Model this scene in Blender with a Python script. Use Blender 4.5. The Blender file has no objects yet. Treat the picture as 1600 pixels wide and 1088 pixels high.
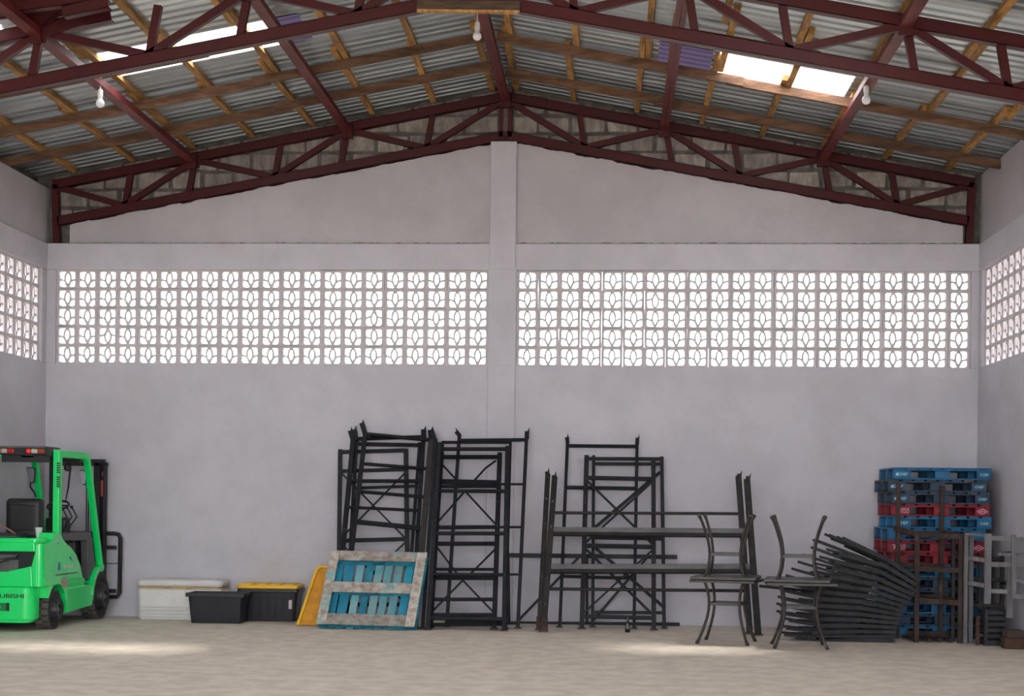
import bpy, bmesh, math, random
from mathutils import Vector, Matrix, Quaternion
random.seed(7)
SC = bpy.context.scene
COL = SC.collection

# ------------------------------------------------------------------ camera
F, H, PX, PY = 2390.0, 1.52, 800.0, 783.2       # focal length (px of 1600), eye height, principal point
PSI, RHO = math.atan2(153, F), 0.0115           # yaw to the left, roll
FW = Vector((-math.sin(PSI), math.cos(PSI), 0))
R0 = Vector((math.cos(PSI), math.sin(PSI), 0)); U0 = Vector((0, 0, 1))
RT = R0*math.cos(RHO) + U0*math.sin(RHO)
UP = U0*math.cos(RHO) - R0*math.sin(RHO)
EYE = Vector((0, 0, H))
cd = bpy.data.cameras.new('camera'); cam = bpy.data.objects.new('camera', cd); COL.objects.link(cam)
cd.sensor_width = 36; cd.sensor_fit = 'HORIZONTAL'; cd.lens = F/1600*36
cd.shift_y = (PY-544)/1600; cd.clip_start = .1; cd.clip_end = 400
M = Matrix.Identity(4)
for i in range(3):
    M[i][0] = RT[i]; M[i][1] = UP[i]; M[i][2] = -FW[i]; M[i][3] = EYE[i]
cam.matrix_world = M
SC.camera = cam

# ------------------------------------------------------------------ light: hazy sky, high sun, exposure
SKY, SUN, EXPO = 7.0, 16.0, 0.40
w = bpy.data.worlds.new('sky'); SC.world = w; w.use_nodes = True
bg = w.node_tree.nodes['Background']
bg.inputs[0].default_value = (0.93, 0.95, 1.0, 1); bg.inputs[1].default_value = SKY
sd = bpy.data.lights.new('sun', 'SUN'); so = bpy.data.objects.new('sun', sd); COL.objects.link(so)
sd.energy = SUN; sd.angle = math.radians(9.0); sd.color = (1, .95, .86)
so.location = (3, 14, 30)
so.rotation_euler = Vector((-1.0, -0.62, -6.15)).to_track_quat('-Z', 'Y').to_euler()
vs = SC.view_settings
SC.display_settings.display_device = 'sRGB'
vs.view_transform = 'Standard'; vs.look = 'None'; vs.exposure = EXPO; vs.gamma = 1; vs.use_curve_mapping = False
def portal(name, loc, direction, sx, sy):
    d = bpy.data.lights.new(name, 'AREA'); o = bpy.data.objects.new(name, d); COL.objects.link(o)
    d.shape = 'RECTANGLE'; d.size = sx; d.size_y = sy; d.cycles.is_portal = True
    o.location = loc; o.rotation_euler = Vector(direction).to_track_quat('-Z', 'Z' if abs(direction[2]) < .5 else 'Y').to_euler()
portal('portal_gate', (-1.36, -3.9, 2.8), (0, 1, 0), 11.6, 5.6)

# ------------------------------------------------------------------ helpers: rays onto real planes
def ray(px, py): return FW + RT*((px-PX)/F) - UP*((py-PY)/F)
def at(px, py, Y):
    d = ray(px, py); return EYE + d*(Y/d.y)
def lean(px, py, Yb, s):                         # the plane Y = Yb + s*z (something leaning on the wall)
    d = ray(px, py); return EYE + d*((Yb + s*H)/(d.y - s*d.z))
def gnd(px, py, z=0):
    d = ray(px, py); return EYE + d*((z-H)/d.z)

class MB:
    """collects shapes; build() links them as ONE mesh object"""
    def __init__(s): s.v = []; s.f = []
    def add(s, vs, fs):
        n = len(s.v); s.v += [tuple(v) for v in vs]; s.f += [tuple(i+n for i in f) for f in fs]; return s
    def hexa(s, p):                              # 8 points: bottom ring, top ring
        return s.add(p, [(3,2,1,0), (4,5,6,7), (0,1,5,4), (1,2,6,5), (2,3,7,6), (3,0,4,7)])
    def box(s, x0, y0, z0, x1, y1, z1):
        return s.hexa([(x0,y0,z0),(x1,y0,z0),(x1,y1,z0),(x0,y1,z0),(x0,y0,z1),(x1,y0,z1),(x1,y1,z1),(x0,y1,z1)])
    def bar(s, a, b, w, d, n=(0,1,0), ext=0):    # w across, d along n
        a = Vector(a); b = Vector(b); t = (b-a).normalized(); n = Vector(n)
        a = a - t*ext; b = b + t*ext
        x = t.cross(n).normalized(); n = x.cross(t).normalized()
        x = x*(w/2); n = n*(d/2)
        return s.hexa([a-x-n, a+x-n, a+x+n, a-x+n, b-x-n, b+x-n, b+x+n, b-x+n])
    def chan(s, a, b, w, d, n=(0,1,0), t=.006, flip=1):   # C channel: web facing -n, flanges behind
        a = Vector(a); b = Vector(b); tt = (b-a).normalized(); n = Vector(n)
        x = tt.cross(n).normalized(); n = x.cross(tt).normalized()
        s.bar(a-n*(d/2-t/2)*flip, b-n*(d/2-t/2)*flip, w, t, n)
        for k in (-1, 1): s.bar(a+x*k*(w/2-t/2), b+x*k*(w/2-t/2), t, d, n)
        return s
    def tube(s, pts, r, n=8, closed=False, caps=True):
        pts = [Vector(p) for p in pts]; m = len(pts); base = len(s.v)
        rr = r if isinstance(r, (list, tuple)) else [r]*m
        nrm = None
        for i, p in enumerate(pts):
            if closed: t = pts[(i+1) % m]-pts[i-1]
            else: t = pts[min(i+1, m-1)]-pts[max(i-1, 0)]
            t.normalize()
            if nrm is None:
                nrm = t.orthogonal().normalized()
            nrm = (nrm - t*nrm.dot(t)).normalized()
            bn = t.cross(nrm)
            for k in range(n):
                an = 2*math.pi*k/n
                s.v.append(tuple(p + (nrm*math.cos(an) + bn*math.sin(an))*rr[i]))
        for i in range(m if closed else m-1):
            for k in range(n):
                a = base+i*n+k; b = base+i*n+(k+1) % n
                c = base+((i+1) % m)*n+(k+1) % n; d = base+((i+1) % m)*n+k
                s.f.append((a, b, c, d))
        if not closed and caps:
            s.f.append(tuple(base+k for k in range(n-1, -1, -1)))
            s.f.append(tuple(base+(m-1)*n+k for k in range(n)))
        return s
    def lathe(s, prof, c, ax=(0,0,1), n=20):     # profile of (radius, height) about an axis through c
        ax = Vector(ax).normalized(); x = ax.orthogonal().normalized(); y = ax.cross(x); c = Vector(c); base = len(s.v)
        for r, h in prof:
            for k in range(n):
                an = 2*math.pi*k/n
                s.v.append(tuple(c + ax*h + (x*math.cos(an)+y*math.sin(an))*r))
        for i in range(len(prof)-1):
            for k in range(n):
                s.f.append((base+i*n+k, base+i*n+(k+1) % n, base+(i+1)*n+(k+1) % n, base+(i+1)*n+k))
        if prof[0][0] > 1e-6: s.f.append(tuple(base+k for k in range(n-1, -1, -1)))
        if prof[-1][0] > 1e-6: s.f.append(tuple(base+(len(prof)-1)*n+k for k in range(n)))
        return s
    def prism(s, poly, a, b):                    # poly: 3D points, extruded from +a to +b (vectors)
        m = len(poly); a = Vector(a); b = Vector(b)
        vs = [Vector(p)+a for p in poly]+[Vector(p)+b for p in poly]
        return s.add(vs, [tuple(range(m)), tuple(range(2*m-1, m-1, -1))]+[(i, i+m, (i+1) % m+m, (i+1) % m) for i in range(m)])
    def mesh(s, name):
        me = bpy.data.meshes.new(name); me.from_pydata(s.v, [], s.f)
        bm = bmesh.new(); bm.from_mesh(me); bmesh.ops.recalc_face_normals(bm, faces=bm.faces); bm.to_mesh(me); bm.free()
        return me
    def build(s, name, m, parent=None, bevel=0, smooth=False, seg=2):
        me = s.mesh(name); me.materials.append(m)
        o = bpy.data.objects.new(name, me); COL.objects.link(o)
        if parent: o.parent = parent; o.matrix_parent_inverse = Matrix.Translation(-parent.location) if parent.type == 'EMPTY' else Matrix.Identity(4)
        if bevel:
            b = o.modifiers.new('edge', 'BEVEL'); b.width = bevel; b.segments = seg; b.limit_method = 'ANGLE'; b.angle_limit = math.radians(35)
        if smooth:
            for p in me.polygons: p.use_smooth = True
            e = me.attributes.get('sharp_edge')
            bm = bmesh.new(); bm.from_mesh(me)
            for ed in bm.edges:
                if len(ed.link_faces) == 2 and ed.calc_face_angle() > math.radians(40): ed.smooth = False
            bm.to_mesh(me); bm.free()
        return o
def tag(o, label, cat=None, group=None):
    o['label'] = label
    if cat: o['category'] = cat
    if group: o['group'] = group
    return o
def thing(name, loc, label, cat, group=None):
    o = bpy.data.objects.new(name, None); o.empty_display_size = .2; o.location = loc; COL.objects.link(o)
    return tag(o, label, cat, group)
def structure(o): o['kind'] = 'structure'; return o
def copy_tree(o, parent=None):
    c = o.copy(); COL.objects.link(c)
    if parent: c.parent = parent
    for ch in list(o.children): copy_tree(ch, c)
    return c

# ------------------------------------------------------------------ materials
MATS = {}
def mat(name, col, rough=.6, metal=0., var=.12, scale=6., bump=0., bscale=30., col2=None, mix=(.4, .6), dist=0., stretch=(1,1,1), spec=.5, per=False, coat=0., col3=None, mix3=(.6,.68), scale3=3.):
    if name in MATS: return MATS[name]
    m = bpy.data.materials.new(name); m.use_nodes = True; nt = m.node_tree; N = nt.nodes; L = nt.links
    b = N['Principled BSDF']; b.inputs['Roughness'].default_value = rough; b.inputs['Metallic'].default_value = metal
    b.inputs['Specular IOR Level'].default_value = spec; b.inputs['Coat Weight'].default_value = coat
    tc = N.new('ShaderNodeTexCoord'); mp = N.new('ShaderNodeMapping'); mp.inputs['Scale'].default_value = stretch
    L.new(tc.outputs['Object'], mp.inputs[0]); src = mp.outputs[0]
    if per:                                        # shift the grain from piece to piece
        oi = N.new('ShaderNodeObjectInfo'); ml = N.new('ShaderNodeVectorMath'); ml.operation = 'MULTIPLY_ADD'
        cx = N.new('ShaderNodeCombineXYZ'); 
        for k in range(3): L.new(oi.outputs['Random'], cx.inputs[k])
        L.new(cx.outputs[0], ml.inputs[0]); ml.inputs[1].default_value = (37, 51, 23); L.new(src, ml.inputs[2]); src = ml.outputs[0]
    nz = N.new('ShaderNodeTexNoise'); nz.inputs['Scale'].default_value = scale; nz.inputs['Detail'].default_value = 6
    nz.inputs['Roughness'].default_value = .62; nz.inputs['Distortion'].default_value = dist
    L.new(src, nz.inputs['Vector'])
    rp = N.new('ShaderNodeValToRGB'); L.new(nz.outputs[0], rp.inputs[0])
    c1 = Vector(col); lo = c1*(1-var); hi = c1*(1+var)
    if col2 is not None: lo = c1; hi = Vector(col2)
    rp.color_ramp.elements[0].position = mix[0]; rp.color_ramp.elements[1].position = mix[1]
    rp.color_ramp.elements[0].color = (*lo, 1); rp.color_ramp.elements[1].color = (*[min(x, 1) for x in hi], 1)
    out = rp.outputs[0]
    if col3 is not None:
        n3 = N.new('ShaderNodeTexNoise'); n3.inputs['Scale'].default_value = scale3; n3.inputs['Detail'].default_value = 8; n3.inputs['Roughness'].default_value = .7
        L.new(src, n3.inputs['Vector']); r3 = N.new('ShaderNodeValToRGB'); L.new(n3.outputs[0], r3.inputs[0])
        r3.color_ramp.elements[0].position = mix3[0]; r3.color_ramp.elements[1].position = mix3[1]
        mx = N.new('ShaderNodeMixRGB'); L.new(r3.outputs[0], mx.inputs[0]); L.new(out, mx.inputs[1]); mx.inputs[2].default_value = (*col3, 1); out = mx.outputs[0]
    if per:
        hv = N.new('ShaderNodeHueSaturation'); mr = N.new('ShaderNodeMapRange'); mr.inputs[3].default_value = .78; mr.inputs[4].default_value = 1.2
        L.new(oi.outputs['Random'], mr.inputs[0]); L.new(mr.outputs[0], hv.inputs['Value']); L.new(out, hv.inputs['Color']); out = hv.outputs[0]
    L.new(out, b.inputs['Base Color'])
    if bump:
        n2 = N.new('ShaderNodeTexNoise'); n2.inputs['Scale'].default_value = bscale; n2.inputs['Detail'].default_value = 8; L.new(src, n2.inputs['Vector'])
        bp = N.new('ShaderNodeBump'); bp.inputs['Strength'].default_value = 1; bp.inputs['Distance'].default_value = bump
        L.new(n2.outputs[0], bp.inputs['Height']); L.new(bp.outputs[0], b.inputs['Normal'])
    MATS[name] = m; return m
def skin(name, rgb, transp, tint=(1,1,1)):        # translucent plastic roof sheet
    m = bpy.data.materials.new(name); m.use_nodes = True; nt = m.node_tree; N = nt.nodes; L = nt.links
    N.remove(N['Principled BSDF']); out = N['Material Output']
    t = N.new('ShaderNodeBsdfTranslucent'); t.inputs[0].default_value = (*rgb, 1)
    d = N.new('ShaderNodeBsdfDiffuse'); d.inputs[0].default_value = (*rgb, 1)
    tr = N.new('ShaderNodeBsdfTransparent'); tr.inputs[0].default_value = (*tint, 1)
    m1 = N.new('ShaderNodeMixShader'); m1.inputs[0].default_value = .3; L.new(t.outputs[0], m1.inputs[1]); L.new(d.outputs[0], m1.inputs[2])
    m2 = N.new('ShaderNodeMixShader'); m2.inputs[0].default_value = transp; L.new(m1.outputs[0], m2.inputs[1]); L.new(tr.outputs[0], m2.inputs[2])
    L.new(m2.outputs[0], out.inputs[0]); return m

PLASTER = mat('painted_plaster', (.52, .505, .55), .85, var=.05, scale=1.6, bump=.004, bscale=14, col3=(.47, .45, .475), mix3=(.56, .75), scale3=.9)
PLASTER2 = mat('painted_plaster_shaded', (.455, .435, .46), .88, var=.05, scale=1.4, bump=.004, bscale=14, col3=(.41, .385, .40), mix3=(.55, .72), scale3=1.2)  # darker than PLASTER: the shade up here is put into the colour
BLOCKM = mat('painted_block', (.56, .53, .55), .85, var=.06, scale=5, bump=.003, bscale=40, col3=(.42, .36, .30), mix3=(.66, .78), scale3=4)
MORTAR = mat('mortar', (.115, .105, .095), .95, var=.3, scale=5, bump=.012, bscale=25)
BRICK = mat('concrete_brick', (.36, .325, .295), .95, col2=(.22, .195, .175), scale=7, bump=.012, bscale=40, per=True, stretch=(1.5, 1, .6), col3=(.13, .12, .10), mix3=(.6, .72), scale3=5)
FLOORM = mat('dusty_concrete', (.66, .59, .50), .8, var=.10, scale=4.5, bump=.004, bscale=30, col3=(.54, .47, .385), mix3=(.55, .8), scale3=2.2)
REDST = mat('red_oxide_steel', (.062, .0065, .009), .5, spec=.25, col2=(.050, .007, .008), scale=3, bump=.001, bscale=40, col3=(.055, .022, .016), mix3=(.62, .75), scale3=6)
REDLONG = mat('red_oxide_purlin', (.14, .022, .02), .55, spec=.25, col2=(.09, .013, .013), scale=3, bump=.001, bscale=40)
RAFTER = mat('old_rafter_wood', (.20, .105, .055), .85, col2=(.09, .045, .026), scale=2.5, bump=.004, bscale=12, stretch=(1, 6, 6), per=True, col3=(.05,.03,.02), mix3=(.62,.75))
BATTEN = mat('pine_batten', (.48, .25, .065), .8, col2=(.24, .115, .035), scale=3, bump=.003, bscale=14, stretch=(6, 1, 6), per=True)
SHEET = mat('zinc_sheet', (.36, .39, .39), .36, metal=.6, col2=(.27, .30, .31), scale=1.6, stretch=(.3, 2, 1), per=True)
CLEAR = skin('clear_roof_sheet', (.95, .95, .97), .16)
VIOLET = skin('violet_roof_sheet', (.012, .009, .016), .0)

# ------------------------------------------------------------------ building shell
XL, XR, YB, XC = -7.20, 4.49, 19.10, -1.36        # inner faces of side walls, back wall, ridge line
YF = -4.0
SL = .19
def zr(x): return 6.59 - SL*abs(x-XC)             # centre line of the truss top chord
def zb(x): return 6.10 - .187*abs(x-XC)           # centre line of the bottom chord
Z0, Z1, Z2 = 3.21, 4.41, 4.745                    # lattice sill, lattice head, ledge
g = MB().box(-60, -60, -.32, 60, 70, -.12); structure(g.build('ground', mat('yard_ground', (.5, .44, .36), .9)))
g = MB()
nx, ny = 24, 40
def fz(x, y): return .0
fl = MB().box(XL-.3, YF-.5, -.12, XR+.3, YB+.3, 0); structure(fl.build('floor', FLOORM))

wb = MB()
wb.box(XL-.2, YB, 0, XR+.2, YB+.2, Z0)
WB = structure(wb.build('wall_back', PLASTER))
MB().box(XL-.2, YB-.005, Z1, XR+.2, YB+.2, Z2).build('ring_beam', PLASTER, WB, bevel=.012)
cl = MB(); cl.box(-1.545, YB-.035, 0, -1.20, YB+.2, Z0+.01); cl.box(-1.55, YB-.035, Z0, -1.195, YB+.2, Z1+.02); cl.box(-1.54, YB-.03, Z1, -1.21, YB+.2, 6.02)
cl.build('column', PLASTER, WB, bevel=.012)
for x0, x1 in ((XL-.2, -7.085), (4.40, XR+.2)): MB().box(x0, YB-.004, Z0, x1, YB+.2, Z1).build('corner_post', PLASTER, WB, bevel=.01)
# plaster of the gable, its upper edge ragged under the bottom chord
def gable(x0, x1, n, y0, y1, f0, f1, m, name):
    b = MB(); vs = []
    for i in range(n+1):
        x = x0+(x1-x0)*i/n
        a, c = f0(x), f1(x)
        vs += [(x, y0, a), (x, y0, c), (x, y1, c), (x, y1, a)]
    fs = []
    for i in range(n):
        k = 4*i
        fs += [(k, k+4, k+5, k+1), (k+1, k+5, k+6, k+2), (k+2, k+6, k+7, k+3), (k+3, k+7, k+4, k)]
    fs += [(0, 1, 2, 3), (4*n, 4*n+3, 4*n+2, 4*n+1)]
    return b.add(vs, fs).build(name, m, WB)
RN = [random.uniform(-1, 1) for _ in range(400)]
rag = lambda x: zb(x)-.068+.012*RN[int((x+9)*6)]+.006*random.uniform(-1, 1)
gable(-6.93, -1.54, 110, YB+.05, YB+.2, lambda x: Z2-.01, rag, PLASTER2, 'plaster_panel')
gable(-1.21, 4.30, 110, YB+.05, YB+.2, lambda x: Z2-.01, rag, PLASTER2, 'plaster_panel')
gable(XL-.2, XC, 2, YB+.14, YB+.22, lambda x: Z2-.02, lambda x: zr(x)+.2, MORTAR, 'mortar_bed')
gable(XC, XR+.2, 2, YB+.14, YB+.22, lambda x: Z2-.02, lambda x: zr(x)+.2, MORTAR, 'mortar_bed')
MB().box(-1.44, YB+.02, 6.0, -1.28, YB+.2, 6.74).build('concrete_stub', MORTAR, WB, bevel=.02)
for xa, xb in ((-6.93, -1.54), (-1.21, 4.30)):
    gable(xa, xb, 160, YB+.047, YB+.06, lambda x: Z2-.005, lambda x: Z2+.010+.012*abs(RN[int((x+9)*14) % 400])*random.random(), MORTAR, 'ledge_shadow')  # dark strip painting the shadow line where the recessed gable meets the ledge
# concrete blocks left bare in the truss zone: every one a piece
def clip(poly, f):
    out = []
    for i, p in enumerate(poly):
        q = poly[(i+1) % len(poly)]; a, c = f(p), f(q)
        if a >= 0: out.append(p)
        if (a >= 0) != (c >= 0):
            t = a/(a-c); out.append((p[0]+(q[0]-p[0])*t, p[1]+(q[1]-p[1])*t))
    return out
zc = 4.76; row = 0
while zc < 6.8:
    x = XL-.1 + (.23 if row % 2 else 0)-.3
    while x < XR+.1:
        lw = random.uniform(.40, .47)
        for side in (-1, 1):
            x0, x1 = x+.012+random.uniform(0, .014), x+lw-random.uniform(.012, .03)
            j = lambda: random.uniform(-.012, .012)
            P = [(x0+j(), zc+.012+j()), (x1+j(), zc+.012+j()), (x1+j(), zc+.205+j()), (x0+j(), zc+.205+j())]
            P = clip(P, lambda p: (p[0]-XC)*side-.10)
            if len(P) > 2: P = clip(P, lambda p: p[1]-(6.10-.187*(p[0]-XC)*side-.04))
            if len(P) > 2: P = clip(P, lambda p: (6.59-SL*(p[0]-XC)*side+.12)-p[1])
            if len(P) > 2: P = clip(P, lambda p: p[0]-XL-.06)
            if len(P) > 2: P = clip(P, lambda p: XR-.04-p[0])
            if len(P) < 3: continue
            ar = abs(sum(P[i][0]*P[(i+1) % len(P)][1]-P[(i+1) % len(P)][0]*P[i][1] for i in range(len(P))))/2
            if ar < .006: continue
            dy = random.uniform(.0, .022)
            MB().prism([(p[0], 0, p[1]) for p in P], (0, YB+.105+dy, 0), (0, YB+.17, 0)).build('brick', BRICK, WB, bevel=.008, seg=1)
        x += lw
    zc += .232; row += 1

# side walls
for nm, X, s in (('wall_left', XL, -1), ('wall_right', XR, 1)):
    def bx(xa, xb, *r): return (min(X+s*xa, X+s*xb), max(X+s*xa, X+s*xb))
    b = MB(); b.box(min(X, X+s*.2), YF, 0, max(X, X+s*.2), YB+.2, Z0)
    Wd = structure(b.build(nm, PLASTER))
    MB().box(min(X-s*.004, X+s*.2), YF, Z1, max(X-s*.004, X+s*.2), YB, Z2).build('ring_beam', PLASTER, Wd, bevel=.012)
    zt = zr(X)+(-.02 if s < 0 else .13)
    if s < 0: MB().box(X-.30, YF, Z2, X-.19, YB+.2, zr(X)+.17).build('eave_light_stop', MORTAR, Wd)  # added behind the wall head to stop daylight leaking in at the eave
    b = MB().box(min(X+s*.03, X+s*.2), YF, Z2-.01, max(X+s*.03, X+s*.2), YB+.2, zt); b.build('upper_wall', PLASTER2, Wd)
    for y in (YB-.06, 13.86, 8.62, 3.38, -1.86):
        MB().box(min(X+s*.0, X+s*.2), y-.1, Z0, max(X+s*.0, X+s*.2), y+.1, Z1).build('post', PLASTER, Wd, bevel=.01)
    if s == -1: WL = Wd
    else: WR = Wd
MB().box(XL-.2, YF-.2, Z2, XR+.2, YF, 5.6).build('wall_front', PLASTER)['kind'] = 'structure'

# pierced screen blocks
BW, BH, BD = .2657, .24, .10
OW, OH = .200, .196
def lattice_mesh(lod=1):
    b = MB(); n = 4*(3 if lod else 1); r = .022
    inner = []
    for cx, cz, a0 in ((1, 1, 0), (-1, 1, 90), (-1, -1, 180), (1, -1, 270)):
        for k in range(3 if lod else 1):
            a = math.radians(a0+(k*45 if lod else 45))
            inner.append((cx*(OW/2-r)+r*math.cos(a), cz*(OH/2-r)+r*math.sin(a)))
    outer = []
    for x, z in inner:
        q = max(abs(x)/(BW/2), abs(z)/(BH/2)); 
        ox, oz = x/OW*BW, z/OH*BH
        outer.append((ox, oz))
    # square the outer corners
    if lod:
        for i in (1, 4, 7, 10): outer[i] = (math.copysign(BW/2-.001, inner[i][0]), math.copysign(BH/2-.001, inner[i][1]))
        for i, (x, z) in enumerate(outer):
            if i in (1, 4, 7, 10): continue
            if abs(x)/BW > abs(z)/BH: outer[i] = (math.copysign(BW/2-.001, x), z)
            else: outer[i] = (x, math.copysign(BH/2-.001, z))
    else: outer = [(math.copysign(BW/2-.001, x), math.copysign(BH/2-.001, z)) for x, z in inner]
    m = len(inner)
    vs = [(x, -BD/2, z) for x, z in inner]+[(x, -BD/2, z) for x, z in outer]+[(x, BD/2, z) for x, z in inner]+[(x, BD/2, z) for x, z in outer]
    fs = []
    for i in range(m):
        k = (i+1) % m
        fs += [(i, k, m+k, m+i), (2*m+i, 3*m+i, 3*m+k, 2*m+k), (i, 2*m+i, 2*m+k, k), (m+i, m+k, 3*m+k, 3*m+i)]
    b.add(vs, fs)
    def ribbon(pts, w):
        k = len(pts); L = []; d = BD*.30
        for i, p in enumerate(pts):
            q0, q1 = pts[max(i-1, 0)], pts[min(i+1, k-1)]
            tx, tz = q1[0]-q0[0], q1[1]-q0[1]; l = math.hypot(tx, tz); nx_, nz_ = -tz/l*w/2, tx/l*w/2
            L.append([(p[0]+nx_, -d, p[1]+nz_), (p[0]-nx_, -d, p[1]-nz_), (p[0]-nx_, d, p[1]-nz_), (p[0]+nx_, d, p[1]+nz_)])
        vv = [q for r_ in L for q in r_]; ff = []
        for i in range(k-1):
            for e in range(4): ff.append((4*i+e, 4*i+(e+1) % 4, 4*i+4+(e+1) % 4, 4*i+4+e))
        b.add(vv, ff)
    ns = 7 if lod else 3
    for s in (-1, 1):
        pts = []
        for i in range(ns+1):
            t = i/ns                                    # leaf: round above, pointed below
            pts.append((s*(.19*OW*math.sin(math.pi*t**.85)**.8 if 0 < t < 1 else 0), OH*(.5-t)))
        ribbon(pts, .0215)
        pts = []
        for i in range(ns):
            a = math.pi/2*i/(ns-1)
            pts.append((s*(-.5+.47*math.sin(a))*OW*-1 if False else s*(.5-.47*math.sin(a))*OW, (-.5+.49*math.cos(a))*OH))
        ribbon(pts, .0215)
    return b
LM = lattice_mesh(1).mesh('screen_block'); LM.materials.append(BLOCKM)
def screen_block(parent, x, y, z, rot, flip=False):
    o = bpy.data.objects.new('screen_block', LM); COL.objects.link(o); o.parent = parent
    o.location = (x, y, z)
    o.rotation_euler = (0, (math.pi if flip else 0)+random.uniform(-.012, .012), rot)
flips = {(3, 2), (1, 27), (2, 15)}
for bay, (x0, x1) in enumerate(((-7.085, -1.55), (-1.195, 4.40))):
    n = 21; pw = (x1-x0)/n
    for c in range(n):
        for r in range(5):
            screen_block(WB, x0+pw*(c+.5)+random.uniform(-.003, .003), YB+.085+random.uniform(0, .008), Z1-.24*(r+.5)+random.uniform(-.003, .003), 0, (r, c+21*bay) in flips)
LOWS = lattice_mesh(0)
for Wd, X, s, nvis in ((WL, XL, -1, 6), (WR, XR, 1, 9)):
    y = YB-.16-BW/2; rest = MB(); i = 0
    while y > YF+.2:
        if min(abs(y-q) for q in (13.86, 8.62, 3.38, -1.86)) > .2:
            for r in range(5):
                z = Z1-.24*(r+.5)
                if i < nvis: screen_block(Wd, X+s*.095, y, z, s*math.pi/2)
                else: rest.add([(X+s*.095+v[1], y+v[0], z+v[2]) for v in LOWS.v], LOWS.f)
        y -= BW; i += 1
    o = rest.build('screen_blockwork', BLOCKM, Wd); o['kind'] = 'stuff'
# ------------------------------------------------------------------ roof
CE = bpy.data.objects.new('ceiling', None); COL.objects.link(CE); CE['kind'] = 'structure'; CE['label'] = 'corrugated zinc roof with clear sheets over the timber framing'
def zs(x): return zr(x)+.165                          # underside of the sheets
def roof_piece(s, y0, y1, d0, d1, m, name):           # d = distance from the ridge
    b = MB(); prof = []; w_ = y1-y0; n = 5; pitch = w_/n
    for i in range(n):
        c = y0+pitch*i
        prof += [(c, 0), (c+pitch*.42, 0), (c+pitch*.50, .026), (c+pitch*.78, .026), (c+pitch*.86, 0)]
    prof.append((y1+.02, .003))
    vs = []
    for d in (d0, d1):
        for y, h in prof: vs.append((XC+s*d, y, zs(XC+s*d)+h))
    k = len(prof)
    b.add(vs, [(i, i+1, k+i+1, k+i) for i in range(k-1)])
    o = b.build(name, m, CE); return o
def roof_side(s, phase, lights):
    y = phase
    while y > YF-.2: y -= .82
    i = 0
    while y < YB+.35:
        cuts = [(0.02, 6.05, SHEET, 'roof_sheet')]
        for ly, segs in lights:
            if min(abs(y-ly), abs(y-ly+4.92), abs(y-ly+9.84), abs(y-ly+14.76)) < .1: cuts = segs if len(segs) > 3 or abs(y-ly) < .1 else cuts  # repeats out of view, added to bring more light onto floor and walls
        for d0, d1, m, nm in cuts:
            o = roof_piece(s, y, y+.82, d0, d1, m, nm)
            if nm != 'roof_sheet': o['label'] = 'clear plastic roof sheet glowing white' if nm == 'clear_sheet' else 'violet tinted plastic roof sheet'
        y += .82; i += 1
Sh = lambda a, b: (a, b, SHEET, 'roof_sheet')
Cl = lambda a, b: (a, b, CLEAR, 'clear_sheet')
Vi = lambda a, b: (a, b, VIOLET, 'violet_sheet')
roof_side(1, 16.24, [(16.24, [Sh(.02, 1.83), Vi(1.83, 2.40), Sh(2.40, 2.47), Cl(2.47, 3.88), Sh(3.88, 6.05)])])
roof_side(-1, 15.22, [(15.22, [Sh(.02, 1.84), Vi(1.84, 2.10), Cl(2.16, 3.94), Sh(3.94, 6.05)]), (13.58, [Sh(.02, 4.4), Cl(4.4, 5.2), Sh(5.2, 6.05)])])
rc = MB()
for s in (-1, 1):
    rc.prism([(XC, 0, zs(XC)+.045), (XC+s*.25, 0, zs(XC+s*.25)+.045), (XC+s*.25, 0, zs(XC+s*.25)+.048), (XC, 0, zs(XC)+.048)], (0, YF, 0), (0, YB+.3, 0))
rc.build('ridge_cap', SHEET, CE)
for s in (-1, 1):                                     # blocking between wall head and sheet at the eaves
    X = XL-.26 if s < 0 else XR+.26

# timber: battens run to the wall, rafters across
BX = [-6.86, -6.10, -5.34, -4.58, -3.81, -3.04, -2.28, -1.52, -1.22, -.50, .29, 1.08, 1.83, 2.58, 3.35, 4.11]
ordn = ['first', 'second', 'third', 'fourth', 'fifth', 'sixth', 'seventh', 'eighth', 'ninth']
for i, x in enumerate(BX):
    left = x < XC
    nm = ordn[i] if left else ordn[15-i]
    ht = 'left' if left else 'right'
    lab = f'orange pine batten under the roof sheets, {nm} in from the {ht} side wall' if i not in (7, 8) else f'orange pine batten closest to the ridge on its {ht} slope'
    t = thing('timber_batten', (x, 16, zr(x)+.13), lab, 'batten', 'pine battens under the roof sheets')
    y = YB+.02; off = 0; nrm = Vector((SL if left else -SL, 0, -1))
    while y > 8.5:
        ln = random.uniform(2.1, 3.0); y0 = y-ln
        xo = x+off*.066+random.uniform(-.01, .01)
        lap = random.uniform(.25, .6)
        MB().bar((xo, y, zr(xo)+.133), (xo+random.uniform(-.02, .02), y0, zr(xo)+.133), .066, .062, nrm).build('timber', BATTEN, t)
        y = y0+lap; off = 1-off
YR_L = [17.93, 16.80, 15.49]; YR_R = [18.22, 16.82, 15.5]
names = ['nearest the back wall', 'second out from the back wall', 'just behind the nearer red truss']
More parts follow.
